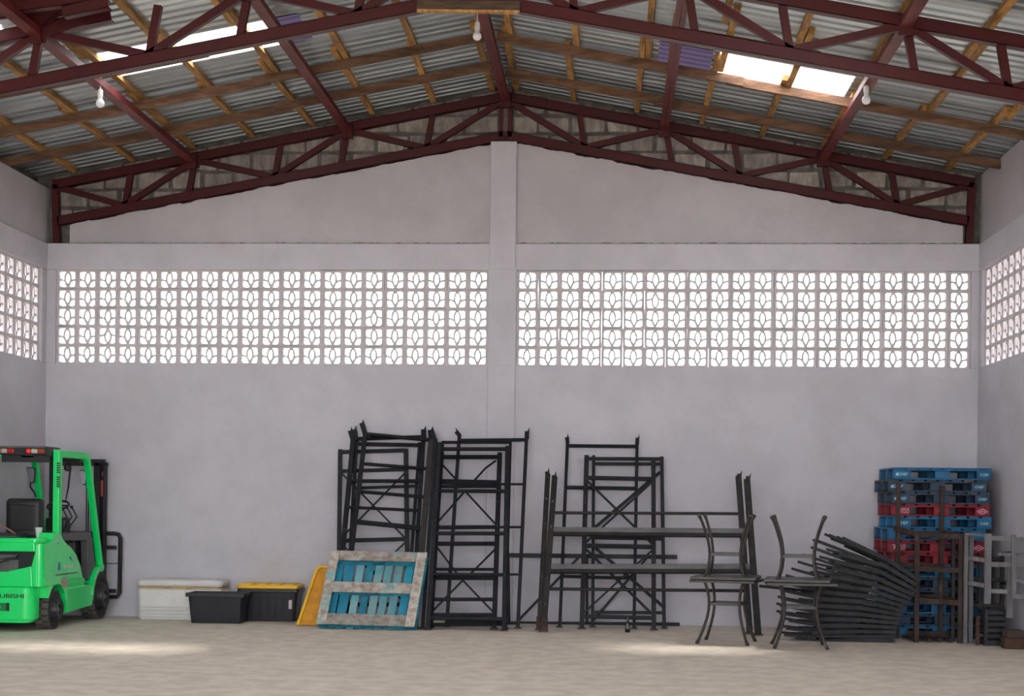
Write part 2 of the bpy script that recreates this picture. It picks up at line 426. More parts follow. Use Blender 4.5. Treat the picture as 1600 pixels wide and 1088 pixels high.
for s, ys in ((-1, YR_L), (1, YR_R)):
    for k, y in enumerate(ys):
        d1 = 6.02 if s < 0 else 5.93
        t = thing('timber_rafter', (XC+s*3, y, zr(XC+3)), f'weathered brown rafter on the {"left" if s<0 else "right"} roof slope, {names[k]}', 'rafter', 'brown timber rafters across the roof')
        ds = [.06, random.uniform(2.0, 2.8), d1] if k != 2 else ([.5, 3.0, d1] if s < 0 else [2.2, 3.4, 5.05])
        for q in range(len(ds)-1):
            a, c = XC+s*(ds[q]-(.18 if q else 0)), XC+s*ds[q+1]
            dy = (.02 if q else -.03)
            MB().bar((a, y+dy, zr(a)+.053), (c, y+dy+random.uniform(-.03, .03), zr(c)+.053), .095, .05, (0, 1, 0)).build('timber', RAFTER, t)
# loose short timbers seen by the ridge and violet sheet
t = thing('timber_offcut', (.55, 16, 6.3), 'short brown timber lying across the violet roof sheet', 'timber')
MB().bar((.60, 15.2, zr(.6)+.12), (.60, 17.6, zr(.6)+.12), .05, .06, (0, 0, 1)).build('timber', BATTEN, t)
t = thing('timber_plank', (XC, 13.74, 6.05), 'dark plank fixed level under the apex of the nearer red truss', 'plank')
a, c = at(652, 9, 13.74), at(812, 11, 13.74); MB().bar(a, c, .05, .085, (0, 0, 1)).build('timber', mat('dark_plank_wood', (.07, .042, .028), .85, var=.3, scale=4, stretch=(1, 6, 6)), t); MB().bar(a-Vector((0, .01, .05)), c-Vector((0, .01, .05)), .05, .02, (0, 0, 1)).build('batten_strip', BATTEN, t)

# steel trusses
def truss(Y, name, label, gap=False):
    t = thing(name, (XC, Y, 5.5), label, 'truss')
    tp = lambda d, s: Vector((XC+s*d, Y, 6.59-SL*d)); bt = lambda d, s: Vector((XC+s*d, Y, 6.10-.187*d))
    cw, ww = .115, .072
    for s in (-1, 1):
        end = 5.78
        if gap and s < 0:
            MB().chan(tp(3.28, s), tp(end, s), cw, .09).build('top_chord', REDST, t)
            MB().chan(tp(0, s), tp(2.3, s), cw, .09).build('top_chord', REDST, t)
        else: MB().chan(tp(0, s), tp(end, s), cw, .09).build('top_chord', REDST, t)
        MB().chan(bt(0, s), bt(end-.06, s), cw, .09).build('bottom_chord', REDST, t)
        T = [0, 2.0, 3.95, 5.74]; B = [1.0, 2.93, 4.86]
        for k, d in enumerate(B):
            b0 = bt(d, s)+Vector((0, 0, .04))
            for dt in (T[k], T[k+1]):
                MB().bar(b0, tp(dt, s)-Vector((0, 0, .03)), ww, .06).build('web_bar', REDST, t)
            MB().bar(bt(d, s), tp(d-.085, s), ww, .06).build('web_bar', REDST, t)
        for d in (2.0, 3.95): MB().bar(tp(d, s), bt(d+.085, s), ww, .06).build('web_bar', REDST, t)
        for d in (2.0, 3.95): MB().box(XC+s*d-.07, Y-.053, tp(d, s).z-.14, XC+s*d+.07, Y-.046, tp(d, s).z+.03).build('gusset', REDST, t)
        MB().bar(tp(end-.02, s), tp(end-.02, s)*1+Vector((s*-.03, 0, -(tp(end, s).z-Z2))), .085, .09).build('end_post', REDST, t)
    for s in (-1, 1): MB().bar(tp(0, 1)+Vector((s*.055, 0, 0)), bt(0, 1)+Vector((s*.055, 0, -.02)), .05, .09).build('king_post', REDST, t)
    return t
truss(YB+.045, 'roof_truss', 'maroon steel truss set against the bare blocks of the back gable')
truss(13.86, 'roof_truss', 'maroon steel truss spanning the roof nearer than the gable one', gap=True)
for x, nm in ((-5.33, 'steel purlin over the forklift side, nearest the left wall'), (-3.35, 'steel purlin between the leftmost purlin and the ridge'), (XC, 'steel ridge member at the apex of the roof'), (.62, 'steel purlin just right of the ridge, ahead of the violet sheet'), (2.57, 'steel purlin beside the right skylight and the bulb')):
    t = thing('steel_purlin', (x, 16.4, zr(x)), 'maroon '+nm, 'purlin', 'maroon steel purlins running between the trusses')
    y1 = YB-.02
    sx = 0 if abs(x-XC) < .1 else (1 if x > XC else -1)
    n = Vector((-sx*SL, 0, -1))
    b = MB()
    for k in (-1, 1): b.bar((x+k*.027, 9.0, zr(x)-.045), (x+k*.027, y1, zr(x)-.045), .052, .085, (sx*-SL, 0, -1))
    b.build('tube', REDLONG, t)
    MB().box(x-.07, YB-.09, zr(x)-.16, x+.07, YB-.03, zr(x)+.02).build('end_plate', REDST, t)
    MB().box(x-.055, 13.76, zr(x)-.15, x+.055, 13.80, zr(x)+.0).build('end_plate', REDST, t)
# red plates and channel ends in the top left corner
t = thing('steel_plates', (-5.6, 13.5, 5.7), 'dark maroon steel plates and channel ends clustered at the top left corner', 'steel')
def slope_plate(pts, Y, th=.012):
    P = [at(x, y, Yy) for x, y, Yy in pts]
    MB().prism(P, (0, 0, 0), (0, .01, th)).build('plate', REDST, t)
slope_plate([(-30, 34, 13.5), (20, 28, 13.5), (24, 20, 13.5), (42, 30, 13.7), (60, 48, 13.8), (78, 36, 13.8), (92, 26, 13.75), (130, 18, 13.6), (118, -30, 13.1), (-30, -30, 13.1)], 0)
MB().chan(at(-30, 18, 13.36), at(170, -8, 13.36), .11, .09).build('channel', REDST, t)
MB().chan(at(100, 20, 13.3), at(171, 5, 13.3), .10, .09).build('channel', REDST, t)
MB().prism([at(60, 62, 13.8), at(165, 27, 13.8), at(130, 21, 13.8), at(76, 34, 13.8)], (0, 0, 0), (0, .01, 0)).build('plate', REDST, t)

# hanging bulbs
CORD = mat('white_cord', (.75, .75, .75), .5); BULB = mat('white_glass_bulb', (.85, .85, .87), .2, var=.02); SOCK = mat('white_socket', (.8, .8, .8), .35, var=.03)
for (px, y0, y1), lab in (((157, 118, 168), 'white bulb hanging on a cord below the left skylight'), ((746, 14, 63), 'white bulb hanging on a cord beside the ridge'), ((1354, 116, 163), 'white bulb hanging beside the right skylight and purlin')):
    Y = 15.45 if px != 1354 else 15.62
    a, c = at(px, y0, Y), at(px-1, y1, Y)
    t = thing('light_bulb', a, lab, 'bulb', 'bare bulbs hanging from the roof')
    top = a; r = .045; zc_ = c.z+r
    MB().lathe([(.06, .012), (.055, 0), (.02, -.012), (.012, -.03)], top, (0, 0, 1), 14).build('ceiling_rose', SOCK, t, smooth=True)
    MB().tube([top, (a.x, Y, zc_+.13)], .006, 6).build('cord', CORD, t)
    MB().lathe([(.012, .145), (.026, .13), (.028, .085), (.024, .06), (.024, .045)], (a.x, Y, zc_), (0, 0, 1), 14).build('socket', SOCK, t, smooth=True)
    MB().lathe([(.018, .055), (.024, .04), (.040, .018), (.046, -.005), (.040, -.028), (.022, -.043), (0, -.048)], (a.x, Y, zc_), (0, 0, 1), 16).build('bulb_glass', BULB, t, smooth=True)
# ------------------------------------------------------------------ materials of the things
DARK = mat('dark_grey_paint', (.0065, .0075, .012), .42, spec=.2, var=.25, scale=8, bump=.0008, bscale=60, col3=(.022, .022, .028), mix3=(.62, .78), scale3=9)
DARK2 = mat('charcoal_paint', (.012, .0128, .0175), .42, spec=.22, var=.25, scale=7, bump=.0008, bscale=60)
DARK3 = mat('warm_black_steel', (.015, .0135, .013), .40, spec=.3, var=.3, scale=7, bump=.0008, bscale=60, col3=(.036, .03, .026), mix3=(.6, .75), scale3=6)
GALV = mat('worn_grey_zinc', (.085, .083, .083), .45, var=.3, scale=9, col2=(.14, .14, .14), stretch=(.3, 1, 1))
RUST = mat('rusty_steel', (.075, .035, .02), .8, col2=(.03, .017, .012), scale=9, bump=.002, bscale=60)
RUSTDK = mat('rusted_dark_steel', (.024, .016, .014), .6, col2=(.012, .010, .011), scale=6, bump=.001, bscale=50, col3=(.10, .035, .025), mix3=(.66, .74), scale3=5)
PX_M = 2390.0

def frame(name, label, cat, group, Yb, s, bars, m=None, d=.04, flange=()):
    """a flat steel frame lying in the plane Y = Yb + s*z; bars: (kind, x0, y0, x1, y1, width px[, material])"""
    m = m or DARK
    n = Vector((0, 1, -s)).normalized()
    xs = [b[1] for b in bars]; c = lean((min(xs)+max(xs))/2, 980, Yb, s)
    t = thing(name, (c.x, Yb, 0), label, cat, group)
    for bb in bars:
        kind, x0, y0, x1, y1, wpx = bb[:6]; mm = bb[6] if len(bb) > 6 else m
        a, b = lean(x0, y0, Yb, s), lean(x1, y1, Yb, s)
        if kind == 'upright' and a.z > b.z and b.z < .07: 
            b = b + (b-a)*((b.z-.012)/(a.z-b.z))
        wd = wpx*((a.y+b.y)/2)/PX_M
        mb = MB()
        if kind == 'upright':
            mb.chan(a, b, wd, d, n, .006)
            k = int((a-b).length/.3)
            for i in range(1, k):                     # bolt heads / slots up the face
                p = a+(b-a)*(i/k); mb.bar(p-n*(d/2+.003)-Vector((0, 0, .012)), p-n*(d/2+.003)+Vector((0, 0, .012)), wd*.3, .006, n)
            o = mb.build('upright', mm, t)
            f = MB(); f.bar(b-Vector((.02+wd/2, 0, -.004)), b+Vector((.02+wd/2, 0, .004)), .008, .10, (0, 1, 0)); f.build('foot_plate', mm, t)
        elif kind == 'rail': mb.chan(a, b, wd, d*.8, n, .005).build('rail', mm, t)
        elif kind == 'pipe': mb.tube([a, b], wd/2, 10).build('pipe', mm, t, smooth=True)
        elif kind == 'brace': mb.bar(a+n*.006, b+n*.006, wd, .012, n).build('brace', mm, t)
    for x0, y0, x1, y1, wpx in flange:                # splayed bracket at the head of an upright
        a, b = lean(x0, y0, Yb, s), lean(x1, y1, Yb, s); wd = wpx*a.y/PX_M
        u = (b-a).normalized(); r = u.cross(n).normalized()
        P = [a-r*wd*.5, a+r*wd*.5, b+r*wd*.5, b-r*wd*.1, b+u*.05-r*wd*.45, b-r*wd*.5]
        mb = MB().prism(P, n*-(d/2+.004), n*(d/2+.004))
        mb.build('bracket', m, t)
    return t
RK = 'dark steel rack frames leaning on the back wall'
U, Rl, Br, Pp = 'upright', 'rail', 'brace', 'pipe'
# behind the blue pallet
frame('rack_frame', 'shortest dark rack frame behind the blue pallet, square topped and flat to the wall', 'rack', RK, 18.52, .235, [
    (U, 531.7, 703, 528.5, 985, 6.4), (U, 634.3, 702, 638, 985, 7), (Rl, 533, 706.7, 633, 704, 5.5), (Rl, 533, 736.6, 634, 733.7, 5), (Rl, 531, 845.4, 636, 842.6, 6), (Rl, 531, 945, 637, 945, 6),
    (Br, 534, 740, 633, 841, 2.8), (Br, 633, 739, 532, 842, 2.8), (Br, 633, 848, 532, 944, 2.8), (Br, 533, 850, 635, 944, 2.8)], DARK2)
frame('rack_frame', 'dark rack frame behind the blue pallet, its rounded bracket second from the left', 'rack', RK, 18.22, .33, [
    (U, 557, 688, 541, 985, 5.5), (U, 656, 692, 634, 985, 5), (Rl, 559, 694, 655, 696, 5.5), (Rl, 553, 763, 651, 760, 4), (Rl, 546, 880, 643, 880, 4)], DARK, .035, [(557, 690, 554, 672, 7)])
frame('rack_frame', 'dark rack frame leaning left behind the blue pallet, with the leftmost pointed bracket', 'rack', RK, 18.07, .385, [
    (U, 552, 684, 524, 985, 7.5), (U, 662, 686, 643, 985, 6), (Rl, 555, 686, 660, 683, 5), (Rl, 547, 752, 657, 752, 5), (Rl, 543, 793, 654, 798, 4), (Rl, 536, 870, 650, 872, 4)], DARK, .035, [(552, 688, 547.5, 674, 8), (662, 690, 662, 672, 8)])
frame('rack_frame', 'tallest dark rack frame behind the blue pallet, with a rusty right upright', 'rack', RK, 17.93, .42, [
    (U, 571, 676, 535, 985, 6.8), (U, 674.5, 682, 648, 985, 9, RUSTDK), (Rl, 572, 678.5, 673, 688, 5), (Rl, 567, 725, 669, 733, 4.5), (Rl, 561, 768.5, 664, 777, 4.5), (Rl, 555, 815.5, 659, 826, 7), (Rl, 550, 870, 655, 875, 4.5)], DARK, .035, [(570.5, 678, 565.5, 662, 8), (674.5, 688, 673, 673, 9)])
frame('steel_upright', 'single dark upright leaning in the gap between the two left rack groups', 'upright', None, 17.86, .42, [(U, 681, 687, 660, 986, 5.5)], DARK2, .035, [(680, 690, 676, 676, 6)])
# right of it, in front of the pillar
frame('rack_frame', 'wide dark frame with pointed brackets standing against the wall pillar, braced by thin rails', 'rack', RK, 18.16, .345, [
    (U, 718, 679, 697.5, 985, 5.5), (U, 823, 678, 809, 984, 5.5), (Rl, 720, 688.7, 821, 687.6, 5), (Rl, 713, 757, 818, 757, 2.6), (Rl, 709, 824, 815, 824, 2.6), (Rl, 703, 898, 811, 898, 2.6), (Rl, 699, 972, 809, 974, 4)], DARK2, .035, [(718, 681, 713, 675, 6), (823, 686, 823.5, 675, 7)])
frame('rack_frame', 'thin dark box frame sandwiched between the pillar frame and the front frames', 'rack', RK, 18.05, .355, [
    (U, 692, 690, 674, 985, 4.2), (U, 797.5, 690, 790, 985, 4.4), (Rl, 692, 691.5, 797, 691.5, 3.8), (Rl, 676, 976, 790, 976, 4)], DARK, .03)
frame('rack_frame', 'dark cross-braced frame directly behind the front frame by the wall pillar', 'rack', RK, 17.93, .37, [
    (U, 691.5, 708, 671.5, 984, 5), (U, 781, 708, 772, 984, 7.5), (Rl, 690, 714.5, 780, 714.5, 6), (Rl, 688, 753, 779, 755, 8), (Rl, 687, 760.5, 779, 760.5, 4), (Rl, 683, 824.5, 777, 824, 5.5), (Rl, 681, 850, 776, 850, 6), (Rl, 678.5, 890, 774, 890, 4), (Rl, 677, 903.4, 774, 903.4, 6), (Rl, 675, 937, 773, 937, 5), (Rl, 673.5, 961, 772, 961, 5), (Rl, 672, 977, 771, 977, 4),
    (Br, 689, 724, 716, 753, 3), (Br, 775, 719.6, 758, 732, 3), (Br, 758.5, 731.5, 741, 751, 3), (Br, 684, 816, 726, 768, 3), (Br, 727, 768, 776, 821, 3), (Br, 681, 853, 716, 899, 3), (Br, 775, 857, 733, 899, 3), (Br, 674, 957, 723, 907, 3), (Br, 723, 907, 772, 958, 3)], DARK, .035)
frame('rack_frame', 'front ladder-like charcoal frame of the right leaning group, five level rails', 'rack', RK, 17.79, .385, [
    (U, 687, 692, 668.5, 987, 7.2), (U, 793, 698, 787.5, 988.5, 7), (Rl, 688, 702, 791, 702, 5), (Rl, 683, 767.5, 790, 768, 5), (Rl, 679, 833.8, 788, 834, 5), (Rl, 675, 898, 787, 898.5, 4.6), (Rl, 671, 966, 786, 968, 6)], DARK2, .04)
# in the middle
frame('rack_frame', 'long dark rack frame lying on its side along the foot of the wall', 'rack', RK, 18.97, .0, [
    (Rl, 790.6, 868, 1058, 870.7, 6.5), (Rl, 802, 974, 1062, 976, 5.5), (Rl, 794, 870, 795.5, 974, 4.2), (Rl, 917, 871, 917, 974, 4.2), (Br, 810, 970, 903.5, 872, 4), (Br, 925, 972, 1010, 873, 4)], DARK, .05)
frame('rack_frame', 'rear dark frame of the middle pair, its perforated right upright outermost', 'rack', RK, 18.47, .262, [
    (U, 927.6, 712, 926, 983, 5), (U, 1034, 714, 1037.8, 983.5, 5.6), (Rl, 920, 717, 1033, 717.5, 5), (Rl, 929, 725, 1033, 725.5, 5), (Rl, 929, 840, 1036, 842, 6), (Rl, 928, 957, 1037, 958, 4.6), (Br, 1032, 737.5, 929, 825, 5), (Br, 931, 857, 1036, 948, 5)], DARK2, .03)
frame('rack_frame', 'tall plain frame in the middle with two pointed brackets above the shorter pair', 'rack', RK, 18.36, .278, [
    (U, 887, 684, 874.5, 984, 5), (U, 995.5, 688, 990.5, 985, 5), (Rl, 889, 697, 994, 698, 5), (Rl, 884, 762, 994, 763.7, 5.5), (Rl, 879.6, 832, 991, 833, 4), (Rl, 879, 901, 990, 904, 4.6)], DARK, .03, [(887, 692, 885.5, 684, 6), (995.5, 694, 996, 685, 6)])
frame('rack_frame', 'front cross-braced frame of the middle pair, standing on flat foot plates', 'rack', RK, 18.22, .295, [
    (U, 916.8, 712, 909, 984.5, 7.4), (U, 1021, 718, 1021.5, 986, 7), (Rl, 919.6, 747, 1019, 749, 6), (Rl, 914, 853, 1019, 855, 6.4), (Rl, 911, 963.5, 1020, 966, 6), (Br, 1018, 754, 915, 848, 3.4), (Br, 917, 751, 1019, 850, 3.4), (Br, 914, 857, 1017, 958, 4.4), (Br, 1018, 861, 912, 958, 3)], DARK2, .04)
# the long low beam frames in front
BF = 'low wide beam frames in front of the racks'
BFR = frame('beam_frame', 'rear low wide beam frame joined by two round pipes', 'beam frame', BF, 17.92, .33, [
    (U, 856, 741, 842.5, 986, 8), (U, 1153.7, 745, 1171.5, 989, 9), (Pp, 860, 801.5, 1156, 803, 4.8), (Pp, 850, 920.5, 1164, 923.5, 5)], DARK3, .05, [(856, 748, 855, 738, 7), (1153.7, 752, 1155, 742, 7)])
BFF = frame('beam_frame', 'front low wide beam frame joined by two deep channel beams, rusty feet', 'beam frame', BF, 17.74, .36, [
    (U, 866.7, 746, 849, 989.5, 9), (U, 1167, 750, 1184.5, 990, 9.5), (Rl, 864, 828.5, 1172, 831, 8, GALV), (Rl, 864, 835, 1172, 837.5, 5), (Rl, 859, 886.5, 1177, 886.5, 8.5, GALV), (Rl, 859, 893.5, 1177, 893.5, 6)], DARK3, .06, [(866.7, 752, 866, 744, 7), (1167, 756, 1169, 746, 7)])
for o_, x, y, Yb, s in ((BFR, 843.5, 978, 17.92, .33), (BFF, 850.5, 981, 17.74, .36)):
    p = lean(x, y, Yb, s); MB().box(p.x-.04, p.y-.05, .012, p.x+.04, p.y+.04, .17).build('rusty_foot', RUST, o_, bevel=.004)
t = frame('steel_bar', 'dark steel bar stretched behind the second table into the pile of chair frames', 'bar', None, 18.2, 0, [(Pp, 1186, 916, 1330, 930, 4.5)], DARK3)

# ------------------------------------------------------------------ blue pallet leaning on the racks
WOODW = mat('weathered_pallet_wood', (.46, .425, .37), .85, col2=(.22, .17, .14), scale=9, mix=(.40, .66), bump=.003, bscale=25, stretch=(1.3, 1.3, 1.7), per=True, col3=(.13, .38, .38), mix3=(.53, .68), scale3=3.5)
TURQ = mat('turquoise_paint', (.010, .27, .38), .6, col2=(.008, .19, .31), scale=6, bump=.002, bscale=30, per=True, col3=(.05, .36, .44), mix3=(.58, .7), scale3=5)
TURQ2 = mat('faded_turquoise_paint', (.10, .36, .42), .7, col2=(.20, .36, .37), scale=7, bump=.002, bscale=30, per=True, col3=(.03, .22, .33), mix3=(.6, .7), scale3=6)
bl, br = at(493.8, 975, 17.66), at(647.5, 979.5, 17.60); tl, tr = at(516.5, 860, 18.08), at(667.5, 863.5, 18.02)
nb = (br-bl).cross(tl-bl).normalized(); nb = nb if nb.y > 0 else -nb
def pm(u, v, w_): return bl.lerp(br, u).lerp(tl.lerp(tr, u), v) + nb*w_
def pslab(mb, u0, u1, v0, v1, w0, w1):
    return mb.hexa([pm(u0, v0, w0), pm(u1, v0, w0), pm(u1, v0, w1), pm(u0, v0, w1), pm(u0, v1, w0), pm(u1, v1, w0), pm(u1, v1, w1), pm(u0, v1, w1)])
t = thing('pallet', (bl+br)/2, 'weathered turquoise wooden pallet leaning on the rack frames, bare framing side out', 'pallet')
def pboard(name, m, *a): return pslab(MB(), *a).build(name, m, t, bevel=.003, seg=1)
pboard('stile', WOODW, 0, .097, 0, 1, 0, .022); pboard('stile', WOODW, .90, 1, 0, 1, 0, .022)
pboard('crossboard', WOODW, .098, .899, .868, 1, 0, .022); pboard('crossboard', WOODW, .098, .899, .435, .575, .0, .022); pboard('crossboard', WOODW, .098, .899, 0, .148, 0, .022)
for v0, v1 in ((.86, .99), (.445, .56), (.01, .14)):
    for u0, u1 in ((.005, .10), (.44, .56), (.90, .995)): pboard('block', TURQ, u0, u1, v0, v1, .023, .10)
    pboard('stringer_board', TURQ, .0, 1, v0, v1, .101, .118)
for q, (u0, u1) in enumerate(((.0, .145), (.158, .257), (.28, .357), (.379, .456), (.474, .556), (.574, .651), (.678, .759), (.786, .872), (.91, 1))):
    pboard('deck_board', TURQ if q in (0, 1, 7, 8, 3) else TURQ2, u0, u1, 0, 1, .119, .138)

# ------------------------------------------------------------------ cooler, totes, lid, bottle
CREAM = mat('aged_white_plastic', (.70, .68, .66), .5, var=.05, scale=3, bump=.001, col3=(.42, .34, .25), mix3=(.64, .74), scale3=6)
TAN = mat('tan_stained_plastic', (.55, .36, .16), .6, var=.2, scale=10)
BLK = mat('black_plastic', (.010, .011, .016), .38, var=.2, scale=5)
YEL = mat('yellow_plastic', (.80, .46, .010), .42, var=.08, scale=4)
ORA = mat('amber_plastic', (.62, .27, .008), .5, var=.15, scale=5)
PAPER = mat('pale_paper_label', (.5, .46, .42), .7)
def rbox(mb, x0, x1, y0, y1, z0, z1, tap=0, r=.03, n=4):          # box with rounded plan corners, tapering towards the bottom by tap
    rings = []
    for z, tp in ((z0, tap), (z1, 0)):
        ring = []
        for cx, cy, a0 in ((x1-tp-r, y1-tp-r, 0), (x0+tp+r, y1-tp-r, 90), (x0+tp+r, y0+tp+r, 180), (x1-tp-r, y0+tp+r, 270)):
            for k in range(n):
                a = math.radians(a0+90*k/(n-1)); ring.append((cx+r*math.cos(a), cy+r*math.sin(a), z))
        rings.append(ring)
    m = len(rings[0]); return mb.add(rings[0]+rings[1], [tuple(range(m-1, -1, -1)), tuple(range(m, 2*m))]+[(i, (i+1) % m, m+(i+1) % m, m+i) for i in range(m)])
Y = 18.60
x0, x1 = at(212.5, 950, Y).x, at(346.5, 950, Y).x
t = thing('cool_box', ((x0+x1)/2, Y+.2, 0), 'large stained white cool box with a rounded lid, left of the black totes', 'cooler')
rbox(MB(), x0+.01, x1-.01, Y, Y+.43, 0.0, .385, .012, .05).build('body', CREAM, t, bevel=.012)
for z in (.045, .085, .125, .165): MB().tube([(x0+.06, Y-.002, z), (x1-.06, Y-.002, z)], .012, 8).build('rib', CREAM, t, smooth=True)
rbox(MB(), x0+.004, x1-.004, Y-.006, Y+.435, .385, .405, 0, .05).build('seal', TAN, t)
lid = rbox(MB(), x0, x1, Y-.012, Y+.44, .405, .50, -.0, .06); lid.build('lid', CREAM, t, bevel=.045, seg=4)
MB().box(x0+.50, Y-.02, .388, x0+.72, Y-.004, .412).build('latch', TAN, t, bevel=.004)
rbox(MB(), x1-.012, x1+.02, Y+.10, Y+.34, .33, .36, 0, .012).build('handle', CREAM, t)

Y = 18.16
x0, x1 = at(291, 940, Y).x, at(379.5, 940, Y).x; zt = at(335, 927.5, Y).z
t = thing('storage_tote', ((x0+x1)/2, Y+.2, 0), 'open black plastic tote without a lid, in front of the cool box', 'tote')
b = MB(); rb = rbox(b, x0+.015, x1-.015, Y+.015, Y+.40, 0, zt-.04, .03, .03)
b.build('body', BLK, t, bevel=.006)
b = MB()
for a in ((x0-.012, x1+.012, Y-.008, Y+.022), (x0-.012, x1+.012, Y+.395, Y+.425)): rbox(b, *a, zt-.045, zt, 0, .008)
for a in ((x0-.012, x0+.02, Y, Y+.42), (x1-.02, x1+.012, Y, Y+.42)): rbox(b, *a, zt-.045, zt, 0, .008)
b.build('rim', BLK, t, bevel=.004)
for x in (x0-.03, x1+.005): MB().box(x, Y+.14, zt-.03, x+.025, Y+.28, zt-.012).build('handle', BLK, t, bevel=.004)

Y = 18.60
x0, x1 = at(369.5, 940, Y).x, at(465.5, 940, Y).x; zt = at(420, 919.5, Y).z
t = thing('storage_tote', ((x0+x1)/2, Y+.2, 0), 'black plastic tote closed with a bright yellow lid, right of the open tote', 'tote')
rbox(MB(), x0+.02, x1-.015, Y+.01, Y+.43, 0, zt-.05, .035, .05).build('body', BLK, t, bevel=.006)
for k in range(7):
    x = x0+.09+k*(x1-x0-.18)/6; MB().bar((x, Y+.042, .03), (x, Y+.012, zt-.06), .012, .02, (0, 1, 0)).build('rib', BLK, t)
rbox(MB(), x0+.0, x1+.006, Y-.006, Y+.445, zt-.05, zt-.008, 0, .05).build('rim', BLK, t, bevel=.005)
rbox(MB(), x0-.01, x1-.004, Y-.016, Y+.45, zt-.008, zt+.04, .0, .05).build('lid', YEL, t, bevel=.012)
for k in range(4):
    x = x0+.12+k*(x1-x0-.24)/3; MB().box(x-.06, Y+.03, zt+.038, x+.06, Y+.40, zt+.052).build('lid_ridge', YEL, t, bevel=.005)
MB().box(x1-.115, Y-.003, .16, x1-.075, Y+.018, .27).build('label_sticker', PAPER, t)

t = thing('tote_lid', at(482, 974, 18.34), 'loose yellow tote lid propped on edge against the blue pallet', 'lid')
def lm(u, v, w_):                                     # u towards the wall, v up its leaning height, w thickness to the left
    p = at(468, 977, 18.02).lerp(at(499, 886, 18.36), v); p.z = max(p.z, .004)
    return p + Vector((.30, .03, -.005))*u + Vector((-.045, -.03, .015))*w_
P = [(0, .0), (1, 0), (1, 1), (.12, 1), (.03, .975), (0, .93)]
MB().prism([lm(u, v, 0) for u, v in P], (0, 0, 0), lm(0, 0, .25)-lm(0, 0, 0)).build('panel', ORA, t)
for a, c in (((0, 0), (0, .94)), ((.0, .94), (.12, 1)), ((.12, 1), (1, 1)), ((1, 1), (1, 0))):
    MB().bar(lm(*a, .35), lm(*c, .35), .035, .05, (0, 1, 0), .01).build('rim', YEL, t, bevel=.006)
for k in range(6):
    MB().bar(lm(.08, .06+.13*k, -.1), lm(.95, .22+.13*k, -.1), .012, .012, (0, 1, 0)).build('rib', ORA, t)

GLASS = mat('brown_bottle_glass', (.012, .006, .004), .12, var=.1, spec=.8)
p = gnd(980.5, 988.5); p.z = 0
t = thing('bottle', p, 'small dark brown bottle standing alone on the floor before the racks', 'bottle')
MB().lathe([(.028, 0), (.031, .006), (.031, .095), (.026, .118), (.013, .14), (.012, .165)], p, (0, 0, 1), 18).build('glass', GLASS, t, smooth=True)
MB().lathe([(.015, .163), (.015, .18), (0, .181)], p, (0, 0, 1), 14).build('cap', GLASS, t, smooth=True)
MB().lathe([(.0316, .04), (.0316, .085)], p, (0, 0, 1), 18).build('label_sticker', mat('dim_bottle_label', (.12, .11, .10), .7), t, smooth=True)

# ------------------------------------------------------------------ patio tables, one upside down on the other
TBL = mat('bronze_table_steel', (.036, .031, .027), .42, var=.2, scale=10, col3=(.10, .09, .08), mix3=(.6, .75))
TBT = mat('smoked_table_top', (.022, .021, .020), .35, spec=.25, var=.2, scale=6)
def table(x, y, rz, z0, flip, label, TH=.335):
    t = thing('patio_table', (x, y, z0), label, 'table', 'patio tables stacked top to top')
    hh = .70
    def X(px_, py_, pz): 
        c, s = math.cos(rz), math.sin(rz); z = hh-pz if flip else pz
        return Vector((x+px_*c-py_*s, y+px_*s+py_*c, z0+z))
    h = TH-.013
    mb = MB(); mb.hexa([X(-h, -h, .672), X(h, -h, .672), X(h, h, .672), X(-h, h, .672), X(-h, -h, .690), X(h, -h, .690), X(h, h, .690), X(-h, h, .690)]).build('tabletop', TBT, t, bevel=.002)
    for a, b in (((-1, -1), (1, -1)), ((1, -1), (1, 1)), ((1, 1), (-1, 1)), ((-1, 1), (-1, -1))):
        MB().bar(X(a[0]*TH, a[1]*TH, .682), X(b[0]*TH, b[1]*TH, .682), .032, .028, (0, 0, 1), .012).build('rim', TBL, t, bevel=.004)
    prof = [(0, .275), (.06, .25), (.16, .215), (.28, .182), (.37, .168), (.43, .165), (.50, .168), (.58, .180), (.64, .198), (.672, .212)]
    for sx in (-1, 1):
        for sy in (-1, 1):
            MB().tube([X(sx*r, sy*r, max(z, .004)) for z, r in prof], [.022]+[.0155]*9, 8).build('leg', TBL, t, smooth=True)
    for a, b in (((-1, -1), (1, -1)), ((1, -1), (1, 1)), ((1, 1), (-1, 1)), ((-1, 1), (-1, -1))):
        MB().bar(X(a[0]*.165, a[1]*.165, .43), X(b[0]*.165, b[1]*.165, .43), .014, .032, (0, 0, 1)).build('ring_bar', TBL, t)
table(1.285, 16.80, math.radians(-14), 0, False, 'lower metal patio table on the floor before the beam frames')
table(1.275, 16.78, math.radians(-10), .698, True, 'upside-down metal patio table on the table before the beam frames')
table(2.03, 16.46, math.radians(-3), 0, False, 'lower metal patio table on the floor before the pile of chair frames', .35)
table(2.01, 16.46, math.radians(-9), .698, True, 'upside-down metal patio table on the table before the pile of chair frames', .33)

